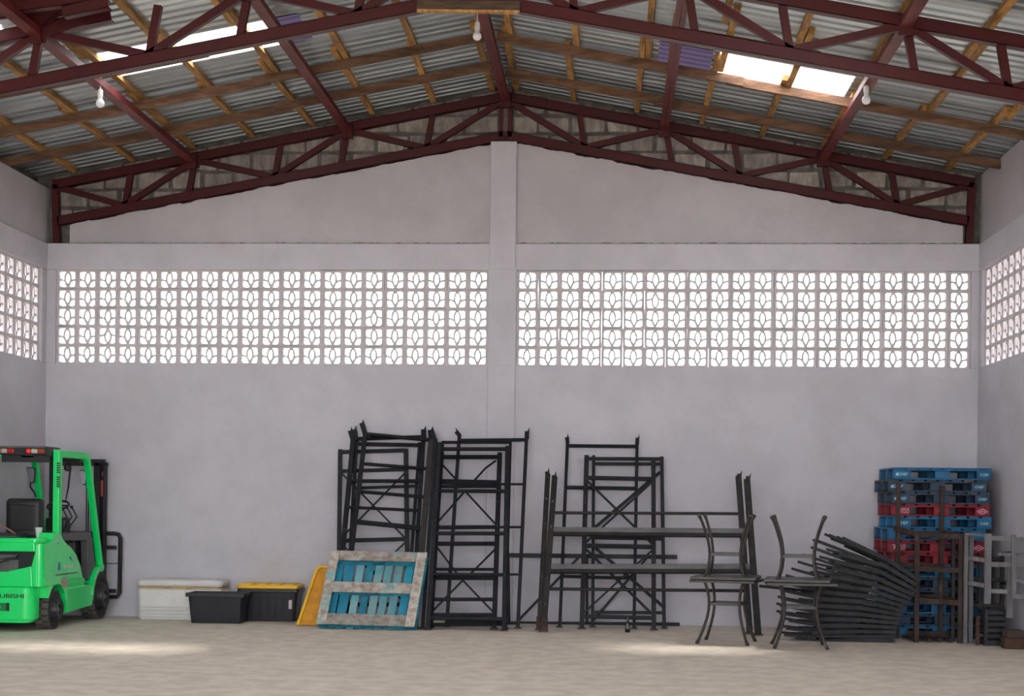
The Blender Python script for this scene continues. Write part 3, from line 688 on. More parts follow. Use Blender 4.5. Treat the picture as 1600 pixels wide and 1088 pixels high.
# ------------------------------------------------------------------ fanned pile of folded chair frames
CHM = mat('black_chair_steel', (.023, .023, .025), .5, spec=.22, var=.25, scale=9, bump=.0008, bscale=60)
FRMB = mat('dull_black_rail', (.009, .009, .010), .6, spec=.15)
RE = [(1396, 1002), (1399, 995), (1400, 988), (1401, 981), (1403.5, 974), (1404.5, 967.5), (1406, 961), (1409, 954.5), (1414, 948), (1418, 942), (1423, 936), (1427, 930), (1431, 923.5), (1434, 916), (1437, 908)]
KK = [(1332, 1003.5), (1334, 995), (1336, 987), (1339, 978), (1342, 969), (1344, 960), (1347, 950.5), (1351, 941), (1355, 932), (1360, 922.5), (1365, 913), (1370, 904), (1376, 894), (1382, 884), (1389, 876)]
LE = [(1275, 1005), (1263, 996.5), (1269, 989), (1279, 978), (1267, 967), (1272, 956), (1274, 946), (1277, 936), (1281, 925), (1289, 913), (1297, 901), (1301, 889), (1305, 878), (1311, 866), (1317, 842)]
GE = [(1226, 993), (1229, 983), (1233, 971), (1219, 959), (1219, 947), (1221, 936), (1226, 924), (1231, 913), (1234, 902), (1243, 891), (1253, 880), (1262, 869), (1274, 857), (1277, 845), (1296, 836)]
cn = ['lowest', 'second from the floor', 'third from the floor', 'fourth from the floor', 'fifth from the floor', 'sixth from the floor', 'seventh from the floor', 'eighth from the floor', 'seventh from the top', 'sixth from the top', 'fifth from the top', 'fourth from the top', 'third from the top', 'second from the top', 'topmost']
YA, YBk = 17.16, 17.60
for k in range(15):
    def Q(p, Y_, dz=0):
        a = at(p[0], p[1], YA); return Vector((a.x, Y_, max(a.z, .02)+dz))
    t = thing('folding_chair', Q(KK[k], 17.38), f'folded black metal chair frame in the fanned pile, {cn[k]}', 'chair', 'folded black chair frames fanned in a pile')
    for Y_ in (YA, YBk):
        MB().bar(Q(KK[k], Y_), Q(RE[k], Y_), .043, .028, (0, 1, 0), .004).build('back_rail', CHM, t)
        MB().bar(Q(LE[k], Y_), Q(KK[k], Y_), .046, .030, (0, 1, 0), .008).build('seat_rail', CHM, t)
    for Y_ in (YA+.055, YBk-.055):
        a, c = Q(GE[k], Y_), Q(KK[k], Y_); MB().bar(a, a.lerp(c, .75)+Vector((0, 0, -.004)), .028, .022, (0, 1, 0)).build('leg', CHM, t)
    if k < 14:                                        # second seat rail, set in between
        m2 = lambda A, f_=.5: (A[k][0]*(1-f_)+A[k+1][0]*f_, A[k][1]*(1-f_)+A[k+1][1]*f_)
        a, c = m2(LE), m2(KK)
        for Y_ in (YA+.022, YBk-.022): MB().bar(Q((a[0]+random.uniform(4, 22), a[1]), Y_), Q(c, Y_), .034, .012, (0, 1, 0)).build('inner_rail', FRMB, t)
    a, c, e = Q(LE[k], 0), Q(KK[k], 0), Q(RE[k], 0)
    for f_ in (.15, .45, .75):
        p = a.lerp(c, f_); MB().bar((p.x, YA+.016, p.z), (p.x, YBk-.016, p.z), .05, .014, (0, 0, 1)).build('slat', CHM, t)
    for f_ in (.3, .65, .97):
        p = c.lerp(e, f_); MB().bar((p.x, YA+.016, p.z), (p.x, YBk-.016, p.z), .05, .014, (0, 0, 1)).build('slat', CHM, t)
    for Y_ in (YA+.11, YBk-.11):
        a, c2_ = Q(((GE[k][0]+LE[k][0])/2+random.uniform(-8, 8), (GE[k][1]+LE[k][1])/2+4), Y_), Q(KK[k], Y_)
        MB().bar(a, a.lerp(c2_, .5), .024, .02, (0, 1, 0)).build('arm_bar', CHM, t)
    g_ = Q(GE[k], 0); p = g_.lerp(c, .12); MB().bar((p.x, YA+.05, p.z), (p.x, YBk-.05, p.z), .022, .022, (0, 0, 1)).build('foot_bar', CHM, t)

# ------------------------------------------------------------------ pallet stack in the right corner
PBL = mat('blue_pallet_paint', (.003, .145, .31), .55, col2=(.003, .085, .20), scale=5, bump=.002, bscale=30, per=True, col3=(.10, .16, .20), mix3=(.66, .74), scale3=5)
PSL = mat('slate_shade_pallet_paint', (.030, .070, .125), .65, col2=(.02, .045, .08), scale=5, bump=.002, bscale=30, per=True)  # own slate colour near the top, painted shade low in the stack
PRD = mat('red_pallet_paint', (.26, .006, .020), .6, col2=(.17, .005, .014), scale=5, bump=.002, bscale=30, per=True)
PWD = mat('dirty_pallet_board', (.13, .095, .07), .8, col2=(.06, .05, .045), scale=5, bump=.002, bscale=25, per=True)
WHITE = mat('white_stencil', (.62, .55, .60), .7)
PINK = mat('pale_pink_stencil', (.60, .36, .45), .7)
CYAN = mat('pale_cyan_stencil', (.30, .55, .62), .7)
PW, PD, PH = 1.10, 1.0, .1415
protos = {}
def pallet_proto(m, key):
    root = thing('pallet', (0, 0, 0), 'x', 'pallet')
    def pb(name, mm, *a): return MB().box(*a).build(name, mm, root, bevel=.003, seg=1)
    for y in (0, .455, PD-.09): pb('bottom_board', m, 0, y, 0, PW, y+.09, .018)
    for y in (0, .44, PD-.12):
        for x, w_ in ((0, .19), (PW/2-.085, .17), (PW-.165, .165)): pb('block', m, x, y+.002, .0185, x+w_, y+.118, .104)
        pb('stringer_board', m, 0, y, .1045, PW, y+.12, .121)
    for q in range(8): pb('deck_board', m if q % 3 else (PWD if key == 'slate' else m), q*(PW-.11)/7, 0, .1215, q*(PW-.11)/7+.11, PD, .139)
    return root
def text(s, p, size, m, parent, name='lettering', rx=90, rz=0, ext=.0015, sx=1, bold=0, align=None):
    cu = bpy.data.curves.new(name, 'FONT'); cu.body = s; cu.size = size; cu.extrude = ext; cu.align_x = 'CENTER'; cu.align_y = 'CENTER'; cu.offset = bold
    cu.materials.append(m); o = bpy.data.objects.new(name, cu); COL.objects.link(o)
    if align: cu.align_x = align
    me = bpy.data.meshes.new_from_object(o.evaluated_get(bpy.context.evaluated_depsgraph_get())); bpy.data.objects.remove(o)
    o = bpy.data.objects.new(name, me); COL.objects.link(o)
    o.location = p; o.rotation_euler = (math.radians(rx), 0, math.radians(rz)); o.scale = (sx, 1, 1)
    if parent: o.parent = parent; o.matrix_parent_inverse = Matrix.Translation(-parent.location) if parent.type == 'EMPTY' else Matrix.Identity(4)
    return o
order = ['blue', 'slate', 'blue', 'slate', 'slate', 'blue', 'red', 'red', 'blue', 'blue', 'red', 'slate', 'slate', 'blue']   # floor to top; low slate ones are blue darkened to paint the clutter's shade
plab = ['bottom blue pallet of the stack, on the floor', 'shade-darkened pallet second from the floor', 'blue pallet third from the floor', 'shade-darkened pallet fourth from the floor', 'shade-darkened pallet just under the lower pair of blue', 'blue pallet straight below the two touching red pallets', 'plain red pallet under the lettered red one', 'red pallet with stencilled lettering, resting on another red pallet', 'blue pallet straight on top of the two red ones', 'blue pallet straight under the single red one', 'single red pallet with white letters and a diamond, between blue pallets', 'slate pallet straight on top of the single red one', 'dull blue pallet second from the top', 'topmost bright blue pallet of the stack']
plab[4] = 'shade-darkened pallet fifth from the floor, behind the brown stand'
XP0 = 3.255; YP = 17.86
offs = [0, .02, -.02, .01, .0, .02, -.005, -.045, -.045, .015, 0, -.005, -.045, .01]
for k, key in enumerate(order):
    m = {'blue': PBL, 'slate': PSL, 'red': PRD}[key]
    if key not in protos: protos[key] = pallet_proto(m, key); r = protos[key]
    else: r = copy_tree(protos[key])
    x, z = XP0+offs[k], k*.1400; yy = YP+random.uniform(-.015, .015)
    r.location = (x, yy, z); r['label'] = plab[k]+' in the right corner' if len(plab[k].split()) < 11 else plab[k]; r['group'] = 'stacked pallets in the right corner'
for r, k in [(o, int(round(o.location.z/.14))) for o in list(COL.objects) if o.name.startswith('pallet') and o.get('group') == 'stacked pallets in the right corner']:
    x, y, z = r.location
    def tx(s, px_, pz_, size, m, sx=1): return text(s, (x+px_, y-.0005, z+pz_), size, m, r, sx=sx, bold=.001)
    if order[k] == 'red' and k in (7, 10):
        tx('PROPERTY OF', .115, .082, .024, PINK); tx('PECO', .12, .050, .048, PINK, 1.1)
        mb = MB(); c = Vector((x+PW-.085, y-.0006, z+.06))
        for a, b_ in (((-.06, 0), (0, .03)), ((0, .03), (.06, 0)), ((.06, 0), (0, -.03)), ((0, -.03), (-.06, 0))):
            mb.bar(c+Vector((a[0], 0, a[1])), c+Vector((b_[0], 0, b_[1])), .010, .003, (0, 1, 0), .004)
        mb.bar(c-Vector((.03, 0, 0)), c+Vector((.03, 0, 0)), .012, .003, (0, 1, 0)); mb.build('diamond_mark', PINK, r)
        if k == 10: tx('PECO', PW/2, .06, .026, PINK)
    elif order[k] != 'red' and k in (9, 11, 12, 13):
        tx('CHEP', .10, .06, .045, CYAN); tx('CHEP', PW-.08, .06, .04, CYAN)
        mb = MB().lathe([(0, 0), (.018, 0), (.018, .002), (0, .002)], (x+.035, y-.001, z+.06), (0, -1, 0), 12); mb.build('round_mark', CYAN, r)

# ------------------------------------------------------------------ brown stand and grey stand before the pallets
BRN = mat('rusty_brown_timber', (.060, .035, .024), .85, col2=(.028, .018, .015), scale=5, bump=.002, bscale=30, stretch=(2, 2, .6), per=True, col3=(.15, .085, .045), mix3=(.62, .7), scale3=4)
GRY = mat('grey_weathered_timber', (.21, .205, .215), .85, col2=(.15, .145, .145), scale=6, bump=.003, bscale=30, stretch=(2, 2, .5), per=True)
def post(t, name, m, px, y0, y1, Y_, wpx, d=.05):
    a, b = at(px, y0, Y_), at(px, y1, Y_); b.z = max(b.z, 0.0)
    if b.z < .1: b.z = 0
    b.x = a.x if abs(a.x-b.x) < .04 else b.x
    wd = wpx*Y_/PX_M; MB().box(a.x-wd/2, Y_-d/2, b.z, a.x+wd/2, Y_+d/2, a.z).build(name, m, t, bevel=.004, seg=1)
def beam(t, name, m, p, q, wpx, d=.035):
    a, b = at(*p), at(*q); MB().bar(a, b, wpx*a.y/PX_M, d, (0, 1, 0) if abs(b.x-a.x) > abs(b.y-a.y) else (1, 0, 0)).build(name, m, t, bevel=.003, seg=1)
F_, K_ = 17.26, 17.72
t = thing('timber_stand', (3.6, 17.5, 0), 'rusty brown open stand with two tall back posts before the pallet stack', 'stand')
post(t, 'post', BRN, 1433.5, 832, 1006, F_, 7); post(t, 'post', BRN, 1501, 835, 1006, F_, 6)
post(t, 'post', BRN, 1404, 755, 1000, K_, 5.5); post(t, 'post', BRN, 1472, 759, 1000, K_, 6)
beam(t, 'rail', BRN, (1398, 825, K_), (1434, 836, F_), 7); beam(t, 'rail', BRN, (1434, 836, F_), (1504, 839, F_), 8); beam(t, 'rail', BRN, (1400, 832, K_), (1480, 834, K_), 6); beam(t, 'rail', BRN, (1474, 832, K_), (1503, 838, F_), 6)
beam(t, 'rail', BRN, (1400, 880, K_), (1434, 887, F_), 6); beam(t, 'rail', BRN, (1434, 889, F_), (1503, 892, F_), 8); beam(t, 'rail', BRN, (1402, 882, K_), (1474, 884, K_), 5)
beam(t, 'rail', BRN, (1434, 938, F_), (1502, 943, F_), 8); beam(t, 'rail', BRN, (1402, 930, K_), (1474, 932, K_), 6); beam(t, 'rail', BRN, (1402, 930, K_), (1434, 938, F_), 6); beam(t, 'rail', BRN, (1473, 932, K_), (1502, 943, F_), 6)
for q in range(4):
    x = 1412+q*17; a, b = at(x, 992, 17.68), at(x+24, 1004, 17.25); a.z = b.z = .03
    MB().bar(a, b, .05, .03, (0, 0, 1)).build('floor_slat', BRN, t, bevel=.003, seg=1)
a, b = at(1418, 990, K_-.05), at(1496, 995, K_-.05); a.z = b.z = .065; MB().bar(a, b, .06, .035, (0, 1, 0)).build('rail', BRN, t)

t = thing('timber_stand', (4.2, 17.0, 0), 'weathered grey timber stand at the right edge of the picture, open rungs', 'stand')
GA, GB, GC = 17.22, 16.95, 16.55
post(t, 'post', GRY, 1509.5, 833, 1004, GA, 5.5, .07); post(t, 'post', GRY, 1517.5, 838, 1000, GA+.12, 7, .05)
beam(t, 'post', GRY, (1544, 834, GB), (1542.5, 944, GB), 9.5, .06); beam(t, 'post', GRY, (1578, 880, GC+.25), (1577, 966, GC+.25), 8.5, .06)
beam(t, 'post', GRY, (1584, 836, GC+.1), (1584, 935, GC+.1), 7, .05)
beam(t, 'rail', GRY, (1508, 834.5, GA), (1549, 837.5, GB), 4.5); beam(t, 'rail', GRY, (1548, 841, GB), (1606, 843.5, GC), 7)
beam(t, 'rail', GRY, (1513, 872, GA), (1540, 876, GB), 6.5); beam(t, 'rail', GRY, (1548, 882, GB), (1606, 884, GC), 7.5)
beam(t, 'rail', GRY, (1512, 910.5, GA), (1541, 916, GB), 6.5); beam(t, 'rail', GRY, (1548, 924, GB), (1576, 925, GC+.25), 6.5); beam(t, 'rail', GRY, (1583, 932, GC+.1), (1606, 933, GC), 7.5)
beam(t, 'rail', GRY, (1560, 866, GB), (1606, 868, GC), 5); beam(t, 'rail', GRY, (1584, 906, GC+.1), (1606, 911, GC), 5)
t = thing('steel_stand', (4.0, 17.5, 0), 'dark metal frame standing close behind the grey stand, in front of the pallets', 'stand')
for px, y0 in ((1490, 842), (1532, 868), (1566, 864)): post(t, 'post', RUSTDK, px, y0, 1004, 17.52, 6, .04)
for y in (872, 905, 946, 978): beam(t, 'rail', RUSTDK, (1488, y-2, 17.52), (1568, y+2, 17.52), 5.5)
for y in (866, 912): beam(t, 'rail', RUSTDK, (1564, y, 17.52), (1586, y-2, 16.95), 5)
t = thing('plastic_crate', (4.22, 17.15, 0), 'black slotted crate on the floor under the grey stand', 'crate')
x0, x1 = at(1538, 980, 17.0).x, at(1574, 980, 17.0).x
b = MB()
for z in (.02, .085, .15, .215, .28, .345): b.box(x0, 16.98, z, x1, 17.0, z+.04).box(x0, 17.3, z, x1, 17.32, z+.04).box(x0, 17.0, z, x0+.02, 17.3, z+.04).box(x1-.02, 17.0, z, x1, 17.3, z+.04)
b.build('wall_slats', BLK, t)
for x, y in ((x0, 16.98), (x1-.03, 16.98), (x0, 17.29), (x1-.03, 17.29)): MB().box(x-.001, y-.001, 0, x+.031, y+.031, .39).build('corner_post', BLK, t)
MB().box(x0+.01, 16.99, .0, x1-.01, 17.31, .02).build('base', BLK, t)
t = thing('steel_offcut', (4.05, 17.1, 0), 'short rusty upright bar standing beside the black crate', 'bar')
post(t, 'bar', RUST, 1528, 962, 1003, 17.05, 6, .03); beam(t, 'bar', RUST, (1524, 990, 17.05), (1536, 994, 17.05), 5)
p = gnd(1581, 1000)
t = thing('timber_offcut', (4.32, 16.75, 0), 'dark rusty block on the floor at the right wall', 'timber')
MB().box(4.22, 16.62, 0, 4.44, 16.8, .12).build('block', RUST, t, bevel=.01); MB().box(4.24, 16.6, .12, 4.43, 16.82, .2).build('plank', BRN, t, bevel=.006)
# ------------------------------------------------------------------ forklift, rear towards us, nose to the back wall
GRN = mat('green_gloss_paint', (.001, .80, .16), .20, var=.03, scale=2, coat=.6)
GRN2 = mat('green_gloss_paint_frame', (.001, .74, .15), .28, var=.03, scale=2)
FBLK = mat('forklift_black', (.012, .012, .013), .45, var=.2, scale=8)
FGRY = mat('grey_step_plastic', (.085, .082, .09), .6, var=.12, scale=6)
SEATM = mat('black_seat_vinyl', (.014, .015, .016), .5, var=.2, scale=6, bump=.0008)
TYRE = mat('dusty_tyre_rubber', (.095, .085, .075), .85, var=.2, scale=7, bump=.001)
TYRED = mat('tyre_side_rubber', (.020, .020, .021), .7, var=.2, scale=7)
STEEL = mat('dull_steel', (.28, .27, .27), .45, metal=.5)
REDL = mat('red_lens', (.45, .008, .006), .25); ORL = mat('orange_lens', (.38, .055, .01), .3); WHL = mat('clear_lens', (.45, .43, .38), .3)
STRIPE = mat('red_decal', (.35, .04, .02), .5)
SKYB = mat('blue_decal', (.01, .16, .42), .5)
MIRR = mat('mirror_glass', (.55, .58, .62), .08, metal=1, var=.01)
x0, x1 = -7.13, -6.27
XM = (x0+x1)/2
t = thing('forklift', (XM, 17.6, 0), 'bright green forklift with black overhead frame parked against the back wall at the left', 'forklift')
YR = 16.60
def plan_round(mb, xa, xb, ya, yb, r, z0, z1, bulge=0):
    pts = [(xb, yb), (xa, yb)]
    for cx, a0 in ((xa+r, 180), (xb-r, 270)):
        for k in range(7):
            a = math.radians(a0+15*k); pts.append((cx+r*math.cos(a), ya+r+r*math.sin(a)))
    return mb.prism([(x, y, 0) for x, y in pts], (0, 0, z0), (0, 0, z1))
# counterweight, lower bumper with its two lamp recesses
plan_round(MB(), x0, -6.375, YR-.02, YR+.2, .12, .13, .50).build('counterweight', GRN, t, bevel=.018, seg=3, smooth=True)
plan_round(MB(), x0+.02, -6.42, YR+.0, YR+.2, .10, .10, .16).build('counterweight_base', GRN, t, bevel=.01)
CW = plan_round(MB(), x0, -6.31, YR+.13, YR+.50, .05, .50, .66).build('counterweight_deck', GRN, t, bevel=.012, smooth=True)
# upper shell around the radiator opening
def shell(poly, d0=0, d1=.16, name='rear_shell', m=GRN, bv=.010): return MB().prism([(x, 0, z) for x, z in poly], (0, YR+d0, 0), (0, YR+d1, 0)).build(name, m, t, bevel=bv, seg=3)
XO = -6.385
shell([(x0, .502), (XO+.0, .502), (-6.40, .735), (-6.68, .672), (x0, .672)])
shell([(XO, .502), (-6.33, .502), (-6.33, .99), (XO+.02, .99), (-6.36, .90), (-6.40, .735)])
shell([(x0, .895), (-6.36, .895), (-6.37, 1.0), (x0, 1.0)])
pts = [(-6.332, YR+.0)]
for k in range(8):
    a = math.radians(270+k*90/7); pts.append((-6.332+.062*math.cos(a), YR+.062+.062*math.sin(a)))
pts += [(-6.27, YR+.55), (-6.332, YR+.55)]
MB().prism([(x, y, 0) for x, y in pts], (0, 0, .502), (0, 0, .985)).build('rear_corner', GRN, t, bevel=.008, smooth=True)
MB().box(x0, YR+.12, .52, -6.33, YR+.17, .98).build('radiator_back', FBLK, t)
b = MB()
for k in range(26): b.box(x0+.02+k*.02, YR+.105, .66, x0+.028+k*.02, YR+.121, .80)
for k in range(7): b.box(x0+.02, YR+.105, .665+k*.02, x0+.54, YR+.121, .672+k*.02)
o = b.build('radiator_grille', STEEL, t)
MB().prism([(x0, 0, .80), (-6.84, 0, .80), (-6.60, 0, .835), (-6.58, 0, .86), (x0, 0, .86)], (0, YR+.06, 0), (0, YR+.11, 0)).build('grille_bracket', FGRY, t, bevel=.004)
MB().bar((-6.99, YR+.08, .80), (-6.80, YR+.08, .765), .02, .03).build('grille_brace', FBLK, t); MB().bar((-6.80, YR+.08, .765), (-6.60, YR+.08, .83), .02, .03).build('grille_brace', FBLK, t)
MB().bar((-7.1, YR+.06, .71), (-6.86, YR+.06, .66), .02, .02).build('grille_brace', FBLK, t)
# lamp recesses in the bumper
for xa, xb in ((-7.0, -6.885), (-6.86, -6.67)):
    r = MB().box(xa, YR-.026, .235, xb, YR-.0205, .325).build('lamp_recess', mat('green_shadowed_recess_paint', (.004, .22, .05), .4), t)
    MB().lathe([(.0, .012), (.028, .010), (.034, 0)], ((xa+xb)/2, YR-.027, .28), (0, -1, 0), 16).build('rear_lamp', GRN2, r, smooth=True)
MB().box(-6.67, YR-.026, .235, -6.635, YR-.0205, .325).build('recess_end', FBLK, t)
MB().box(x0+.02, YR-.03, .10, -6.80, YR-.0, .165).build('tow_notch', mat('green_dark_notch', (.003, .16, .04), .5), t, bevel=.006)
text('MITSUBISHI', (-6.466, YR-.0215, .40), .063, FBLK, t, sx=1.52, bold=.001, align='RIGHT')
# hood on top
plan_round(MB(), x0, -6.33, YR+.02, YR+.62, .06, .985, 1.045).build('hood', GRN, t, bevel=.018, seg=3, smooth=True)
# side flank: profile in (y, z) extruded across
def side(poly, xa, xb, m, name, bv=.006): return MB().prism([(0, y, z) for y, z in poly], (xa, 0, 0), (xb, 0, 0)).build(name, m, t, bevel=bv, seg=2)
arch = [(17.06+.30*math.cos(math.radians(a)), .22+.30*math.sin(math.radians(a))) for a in range(150, 9, -14)]
def band(cy, cz, r0, r1, a0, a1, xa, xb, m, name, n=12):        # curved wheel-arch band
    b = MB()
    for i in range(n):
        A, B = math.radians(a0+(a1-a0)*i/n), math.radians(a0+(a1-a0)*(i+1)/n)
        q = [(cy+r*math.cos(a), cz+r*math.sin(a)) for r, a in ((r0, A), (r1, A), (r1, B), (r0, B))]
        b.hexa([(xa, y, z) for y, z in q]+[(xb, y, z) for y, z in q])
    return b.build(name, m, t)
side([(16.80, .985), (16.80, .535), (17.33, .535), (17.92, .535), (17.82, .70), (17.68, .83), (17.50, .92), (17.36, .965), (17.24, 1.02), (17.15, 1.10), (16.95, 1.10), (16.90, 1.02)], -6.45, -6.272, GRN, 'side_shell', .008)
b = MB()
for i in range(10):                                   # skirt between the flank and the round arch
    ya, yb = 16.80+.056*i, 16.80+.056*(i+1)
    za, zb_ = [min(.535, .22+math.sqrt(max(.30**2-(y-17.06)**2, 0))) for y in (ya, yb)]
    b.hexa([(-6.45, ya, za), (-6.272, ya, za), (-6.272, yb, zb_), (-6.45, yb, zb_), (-6.45, ya, .536), (-6.272, ya, .536), (-6.272, yb, .536), (-6.45, yb, .536)])
b.box(-6.45, 17.36, .44, -6.272, 17.97, .536)
b.build('arch_skirt', GRN, t)
side([(17.30, .455), (17.345, .30), (17.36, .16), (18.24, .19), (18.30, .30), (18.22, .455)], -6.42, -6.268, GRN, 'side_panel', .012)
MB().box(-6.273, 17.0, .612, -6.266, 17.70, .622).build('panel_seam', FBLK, t)
for y, r, wd, xo in ((17.06, .225, .17, -6.275), (18.60, .29, .19, -6.265)):
    pass
fa = [(18.60+.40*math.cos(math.radians(a)), .29+.37*math.sin(math.radians(a))) for a in range(170, 84, -10)]
fb = [] and [(18.60+.335*math.cos(math.radians(a)), .29+.325*math.sin(math.radians(a))) for a in range(84, 171, 10)]
band(18.58, .29, .325, .385, 175, 82, -6.46, -6.255, GRN, 'front_fender')
side([(17.50, .94), (17.68, .84), (17.82, .71), (17.92, .56), (18.00, .45), (18.20, .46), (18.34, .60), (18.36, .98)], -6.62, -6.44, FGRY, 'step_well', .01)
side([(17.30, 1.0), (17.30, 1.09), (18.30, 1.09), (18.50, .66), (18.30, .50), (18.22, .50), (18.16, .98)], -6.40, -6.31, FGRY, 'dash_panel', .012)
MB().box(-6.95, 18.05, .5, -6.42, 18.35, 1.09).build('cowl', FBLK, t, bevel=.02)
MB().box(x0+.02, 17.0, .5, -6.45, 18.2, .96).build('engine_cover', FBLK, t, bevel=.02)
MB().box(x0+.06, 16.75, .18, -6.46, 18.5, .5).build('chassis', FBLK, t, bevel=.02)
MB().box(-6.42, 17.5, .44, -6.28, 18.15, .462).build('step_tread', FGRY, t)
side([(16.80, .20), (16.80, .50), (17.36, .50), (17.36, .20)], -6.50, -6.46, FBLK, 'wheel_well', 0)
# wheels
def wheel(x, y, r, wd, name):
    prof = [(r*.60, -wd/2+.02), (r*.80, -wd/2), (r*.93, -wd/2+.006), (r, -wd/2+.03), (r, wd/2-.03), (r*.93, wd/2-.006), (r*.80, wd/2), (r*.60, wd/2-.02)]
    ty = MB().lathe(prof, (x, y, r), (1, 0, 0), 32).build('tyre', TYRED, t, smooth=True)
    lug = MB(); n = 18
    for k in range(n):
        for s_ in (-1, 1):
            a = 2*math.pi*(k+.25*s_)/n; d = Vector((0, math.cos(a), math.sin(a))); tn = Vector((0, -math.sin(a), math.cos(a)))
            c = Vector((x+s_*wd*.24, y, r))+d*(r-.002)
            h = tn*(math.pi*r/n*.78); e = Vector((wd*.235, 0, 0))
            lug.hexa([c-h-e-d*.012, c+h-e-d*.012, c+h+e-d*.012, c-h+e-d*.012, c-h*.9-e+d*.003, c+h*.9-e+d*.003, c+h*.9+e+d*.003, c-h*.9+e+d*.003])
    lug.build('tread_lugs', TYRE, ty)
    rim = MB().lathe([(0, -.05), (r*.22, -.05), (r*.24, -.075), (r*.5, -.085), (r*.56, -.03), (r*.62, -.015), (r*.62, .02), (0, .02)], (x+wd/2-.03, y, r), (-1, 0, 0), 24).build('rim', FBLK, t, smooth=True)
    MB().lathe([(r*.18, .02), (r*.16, .05), (0, .055)], (x+wd/2-.02, y, r), (1, 0, 0), 14).build('hub', STEEL, rim, smooth=True)
    nb_ = MB()
    for k in range(6):
        a = k*math.pi/3; nb_.lathe([(.012, 0), (.012, .02), (0, .02)], (x+wd/2-.02, y+r*.36*math.cos(a), r+r*.36*math.sin(a)), (1, 0, 0), 6)
    nb_.build('wheel_nuts', STEEL, rim)
wheel(-6.375, 17.06, .225, .17, 'r'); wheel(-6.365, 18.58, .285, .19, 'f')
wheel(x0+.10, 17.06, .225, .17, 'r'); wheel(x0+.10, 18.58, .285, .19, 'f')
# overhead guard
ZG = 2.03
gl = -6.955
def pipe(name, m, pts, w_, d_, n=(1, 0, 0)):
    b = MB()
    for i in range(len(pts)-1): b.bar(pts[i], pts[i+1], w_, d_, n, .012)
    return b.build(name, m, t, bevel=.012)
MB().box(-6.345, 17.08, 1.08, -6.272, 17.19, 2.04).build('rear_pillar', GRN2, t, bevel=.008)
for z in (1.62, 1.78):
    for k in range(5): MB().box(-6.30, 17.075, z+.026*k, -6.270, 17.11, z+.026*k+.016).build('vent', FBLK, t)
MB().box(gl-.115, 17.08, 1.0, gl-.05, 17.17, 2.03).build('rear_pillar', FBLK, t, bevel=.008)
for x in (-6.305, gl):
    pipe('front_pillar', GRN2, [(x, 17.12, 2.0), (x, 17.95, 2.005), (x, 18.05, 1.985), (x, 18.11, 1.93), (x, 18.17, 1.80), (x, 18.63, .60)], .085 if x > -6.5 else .075, .07)
MB().box(gl, 17.04, 1.985, -6.35, 17.10, 2.07).build('light_bar', FBLK, t, bevel=.004)
for xa, xb, m in ((-6.985, -6.93, ORL), (-6.925, -6.865, WHL), (-6.86, -6.785, REDL), (-6.64, -6.585, REDL), (-6.58, -6.51, WHL), (-6.50, -6.43, ORL)):
    MB().box(xa, 17.022, 2.002, xb, 17.041, 2.05).build('lamp_lens', m, t, bevel=.004)
MB().lathe([(.022, 0), (.018, .008), (0, .01)], (-6.612, 17.021, 2.026), (0, -1, 0), 12).build('lit_lamp', (lambda m: m)(mat('glowing_red_lens', (.9, .01, .01), .3)), t)
em = MATS['glowing_red_lens'].node_tree.nodes['Principled BSDF']; em.inputs['Emission Color'].default_value = (1, .01, .01, 1); em.inputs['Emission Strength'].default_value = 1.2
MB().box(gl, 17.02, 2.062, -6.42, 17.5, 2.082).build('roof_edge', FGRY, t)
for k in range(5): MB().box(gl+.1+k*.12, 17.12, 1.99, gl+.13+k*.12, 17.98, 2.02).build('roof_bar', FBLK, t)
MB().box(gl, 17.90, 1.92, -6.32, 17.97, 2.0).build('front_crossbar', FBLK, t, bevel=.006)
MB().box(-6.72, 17.1, 1.955, -6.58, 17.12, 1.983).build('roof_sticker', PAPER, t)
MB().box(gl-.0, 17.10, 1.90, -6.40, 17.14, 1.985).build('rear_crossbar', FBLK, t, bevel=.004)
# seat, wheel, levers, mirrors
rbox(MB(), -6.965, -6.545, 17.24, 17.40, 1.02, 1.485, -.0, .05).build('seat_back', SEATM, t, bevel=.06, seg=4, smooth=True)
MB().box(-6.90, 17.225, 1.12, -6.61, 17.245, 1.41).build('seat_shell', FBLK, t, bevel=.008)
rbox(MB(), -6.96, -6.54, 17.3, 17.85, .96, 1.10, 0, .06).build('seat_cushion', SEATM, t, bevel=.03, seg=3, smooth=True)
c = Vector((-6.60, 17.95, 1.405)); ax = Vector((0, -.42, .90)).normalized(); xx = Vector((1, 0, 0)); yy = ax.cross(xx)
MB().tube([c+(xx*math.cos(a)+yy*math.sin(a))*.125 for a in [2*math.pi*k/28 for k in range(28)]], .014, 8, True).build('steering_wheel', FBLK, t, smooth=True)
MB().tube([c-xx*.12, c, c+xx*.12], .010, 6).build('wheel_spoke', FBLK, t); MB().tube([c, c-ax*.35], .028, 10).build('steering_column', FBLK, t); MB().box(-6.76, 17.95, .96, -6.50, 18.12, 1.26).build('console', FBLK, t, bevel=.03)
for k, x in enumerate((-6.60, -6.535, -6.475)):
    y = 17.95; p = [(x, y, 1.08), (x+.03, y, 1.17), (x+.10, y+.02, 1.27), (x+.07, y, 1.34), (x+.04, y, 1.385)]
    MB().tube(p, .009, 6).build('lever', FBLK, t, smooth=True); MB().lathe([(0, -.02), (.018, -.01), (.02, .004), (.012, .018), (0, .022)], p[-1], (0, 0, 1), 10).build('lever_knob', FBLK, t, smooth=True)
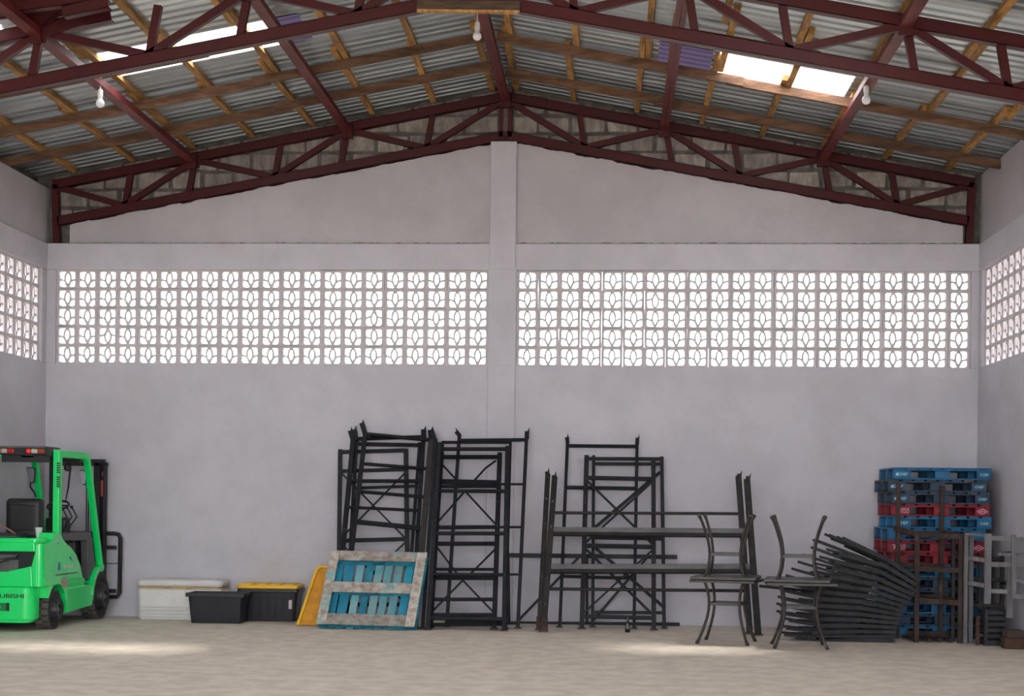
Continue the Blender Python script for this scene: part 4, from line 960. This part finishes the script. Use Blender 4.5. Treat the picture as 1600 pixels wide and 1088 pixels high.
def mirror(cx, cy, cz, w_, h_, lab):
    pts = [(-.5, .38), (-.42, .5), (.42, .46), (.5, .3), (.42, -.4), (.2, -.5), (-.15, -.45)]
    m_ = MB().prism([(cx+a*w_, cy, cz+b_*h_) for a, b_ in pts], (0, 0, 0), (0, .05, 0)).build('mirror', FBLK, t, bevel=.008)
    MB().prism([(cx+a*w_*.86, cy-.004, cz+b_*h_*.88) for a, b_ in pts], (0, 0, 0), (0, .003, 0)).build('mirror_glass', MIRR, m_)
    return m_
mirror(-6.965, 18.0, 1.765, .11, .20, 'l'); mirror(-6.405, 18.25, 1.745, .085, .19, 'r')
MB().tube([(-6.36, 18.25, 1.70), (-6.30, 18.17, 1.70)], .014, 6).build('mirror_arm', FBLK, t)
MB().tube([(-6.96, 18.0, 1.67), (-6.98, 18.05, 1.62), (-6.95, 18.1, 1.56), (-6.93, 18.1, 1.50)], .012, 6).build('grab_handle', FBLK, t)
MB().lathe([(0, -.05), (.04, -.03), (.045, .02), (.02, .05), (0, .05)], (-6.47, 17.9, 1.86), (0, 0, 1), 12).build('fan_motor', FBLK, t, smooth=True)
MB().tube([(-6.435, 17.9, 1.86), (-6.46, 17.9, 1.62), (-6.49, 17.9, 1.46)], [.014, .012, .006], 6).build('hanging_strap', FBLK, t)
# mast, hoses, load backrest
for x in (-6.99, -6.42):
    MB().box(x-.035, 18.78, .08, x+.035, 18.93, 1.98).build('mast_rail', FBLK, t, bevel=.004)
    MB().box(x-.03 if x < -6.7 else x+.036, 18.80, .1, x+.03 if x < -6.7 else x+.085, 18.95, 1.92).build('inner_rail', DARK, t)
MB().box(-7.0, 18.80, 1.90, -6.33, 18.88, 1.985).build('mast_crossbar', FBLK, t, bevel=.006); MB().box(-6.45, 18.78, 1.90, -6.29, 18.86, 1.945).build('mast_tip', DARK2, t, bevel=.006)
MB().box(-7.0, 18.80, 1.0, -6.42, 18.86, 1.08).build('mast_crossbar', FBLK, t)
for x in (-6.55, -6.525): MB().tube([(x, 18.80, 1.95), (x, 18.80, 1.0)], .008, 6).build('hose', FBLK, t)
MB().box(-6.362, 18.775, 1.52, -6.335, 18.783, 1.72).build('red_stripe', STRIPE, t); MB().box(-6.35, 18.775, 1.77, -6.335, 18.783, 1.83).build('red_stripe', STRIPE, t)
b = MB()
pts = [(-7.05, 1.05), (-6.9, 1.05), (-6.25, 1.05), (-6.20, 1.04), (-6.175, .99), (-6.18, .30), (-6.21, .25), (-6.40, .24)]
b.tube([(x, 19.0, z) for x, z in pts], .027, 8)
b.build('load_backrest', FBLK, t, smooth=True)
b = MB(); b.bar((-6.9, 19.0, .67), (-6.19, 19.0, .67), .01, .012); b.build('backrest_wire', FBLK, t)
for z in (.35, .9): MB().box(-7.05, 18.955, z-.05, -6.22, 18.985, z).build('carriage_bar', FBLK, t)
# decals on the flank
def flank_text(s, y, z, size, m): return text(s, (-6.2705, y, z), size, m, t, rz=90, sx=1.5, bold=.001)
MB().box(-6.272, 17.33, .645, -6.2695, 17.36, .66).build('decal', PAPER, t)
flank_text('GRENDIA', 17.44, .70, .050, mat('white_decal', (.55, .62, .58), .5))
side([(17.44, .80), (17.52, .765), (17.56, .745), (17.50, .79), (17.52, .80), (17.45, .815)], -6.272, -6.2695, SKYB, 'bird_mark', 0)
side([(17.07, .67), (17.14, .67), (17.14, .76), (17.09, .76)], -6.272, -6.2695, SKYB, 'square_mark', 0)
side([(17.20, .46), (17.36, .46), (17.36, .575), (17.20, .575)], -6.269, -6.2655, mat('pinkish_sticker', (.45, .40, .38), .6, col2=(.38, .18, .16), scale=30), 'sticker', 0)
# loose things on the hood
p = at(60.5, 838.5, 17.0); p.z = 1.047
c_ = thing('plastic_cup', p, 'small white plastic cup left on the rear hood of the green forklift', 'cup')
MB().lathe([(.030, 0), (.042, .105), (.044, .105), (.044, .11), (.040, .11), (.029, .004), (0, .004)], p, (0, 0, 1), 18).build('cup_wall', mat('white_cup', (.62, .66, .66), .5, var=.02), c_, smooth=True)
c_ = thing('tray', (-6.98, 16.9, 1.047), 'flat dark tray lying on the rear hood of the forklift behind the seat', 'tray')
MB().box(-7.12, 16.82, 1.047, -6.66, 17.12, 1.062).build('base', FGRY, c_, bevel=.003); 
for a in ((-7.12, 16.82, -6.66, 16.835), (-7.12, 17.105, -6.66, 17.12), (-6.675, 16.835, -6.66, 17.105)): MB().box(a[0], a[1], 1.062, a[2], a[3], 1.09).build('edge', FBLK, c_)
c_ = tag(MB().tube([(-7.12, 16.95, 1.19), (-7.02, 16.95, 1.205), (-6.9, 16.95, 1.18), (-6.8, 16.95, 1.13), (-6.71, 16.95, 1.075)], .010, 8).build('hose', mat('pinkish_brown_hose', (.30, .15, .11), .5), None, smooth=True), 'pinkish brown hose bending down onto the tray behind the forklift seat', 'hose')
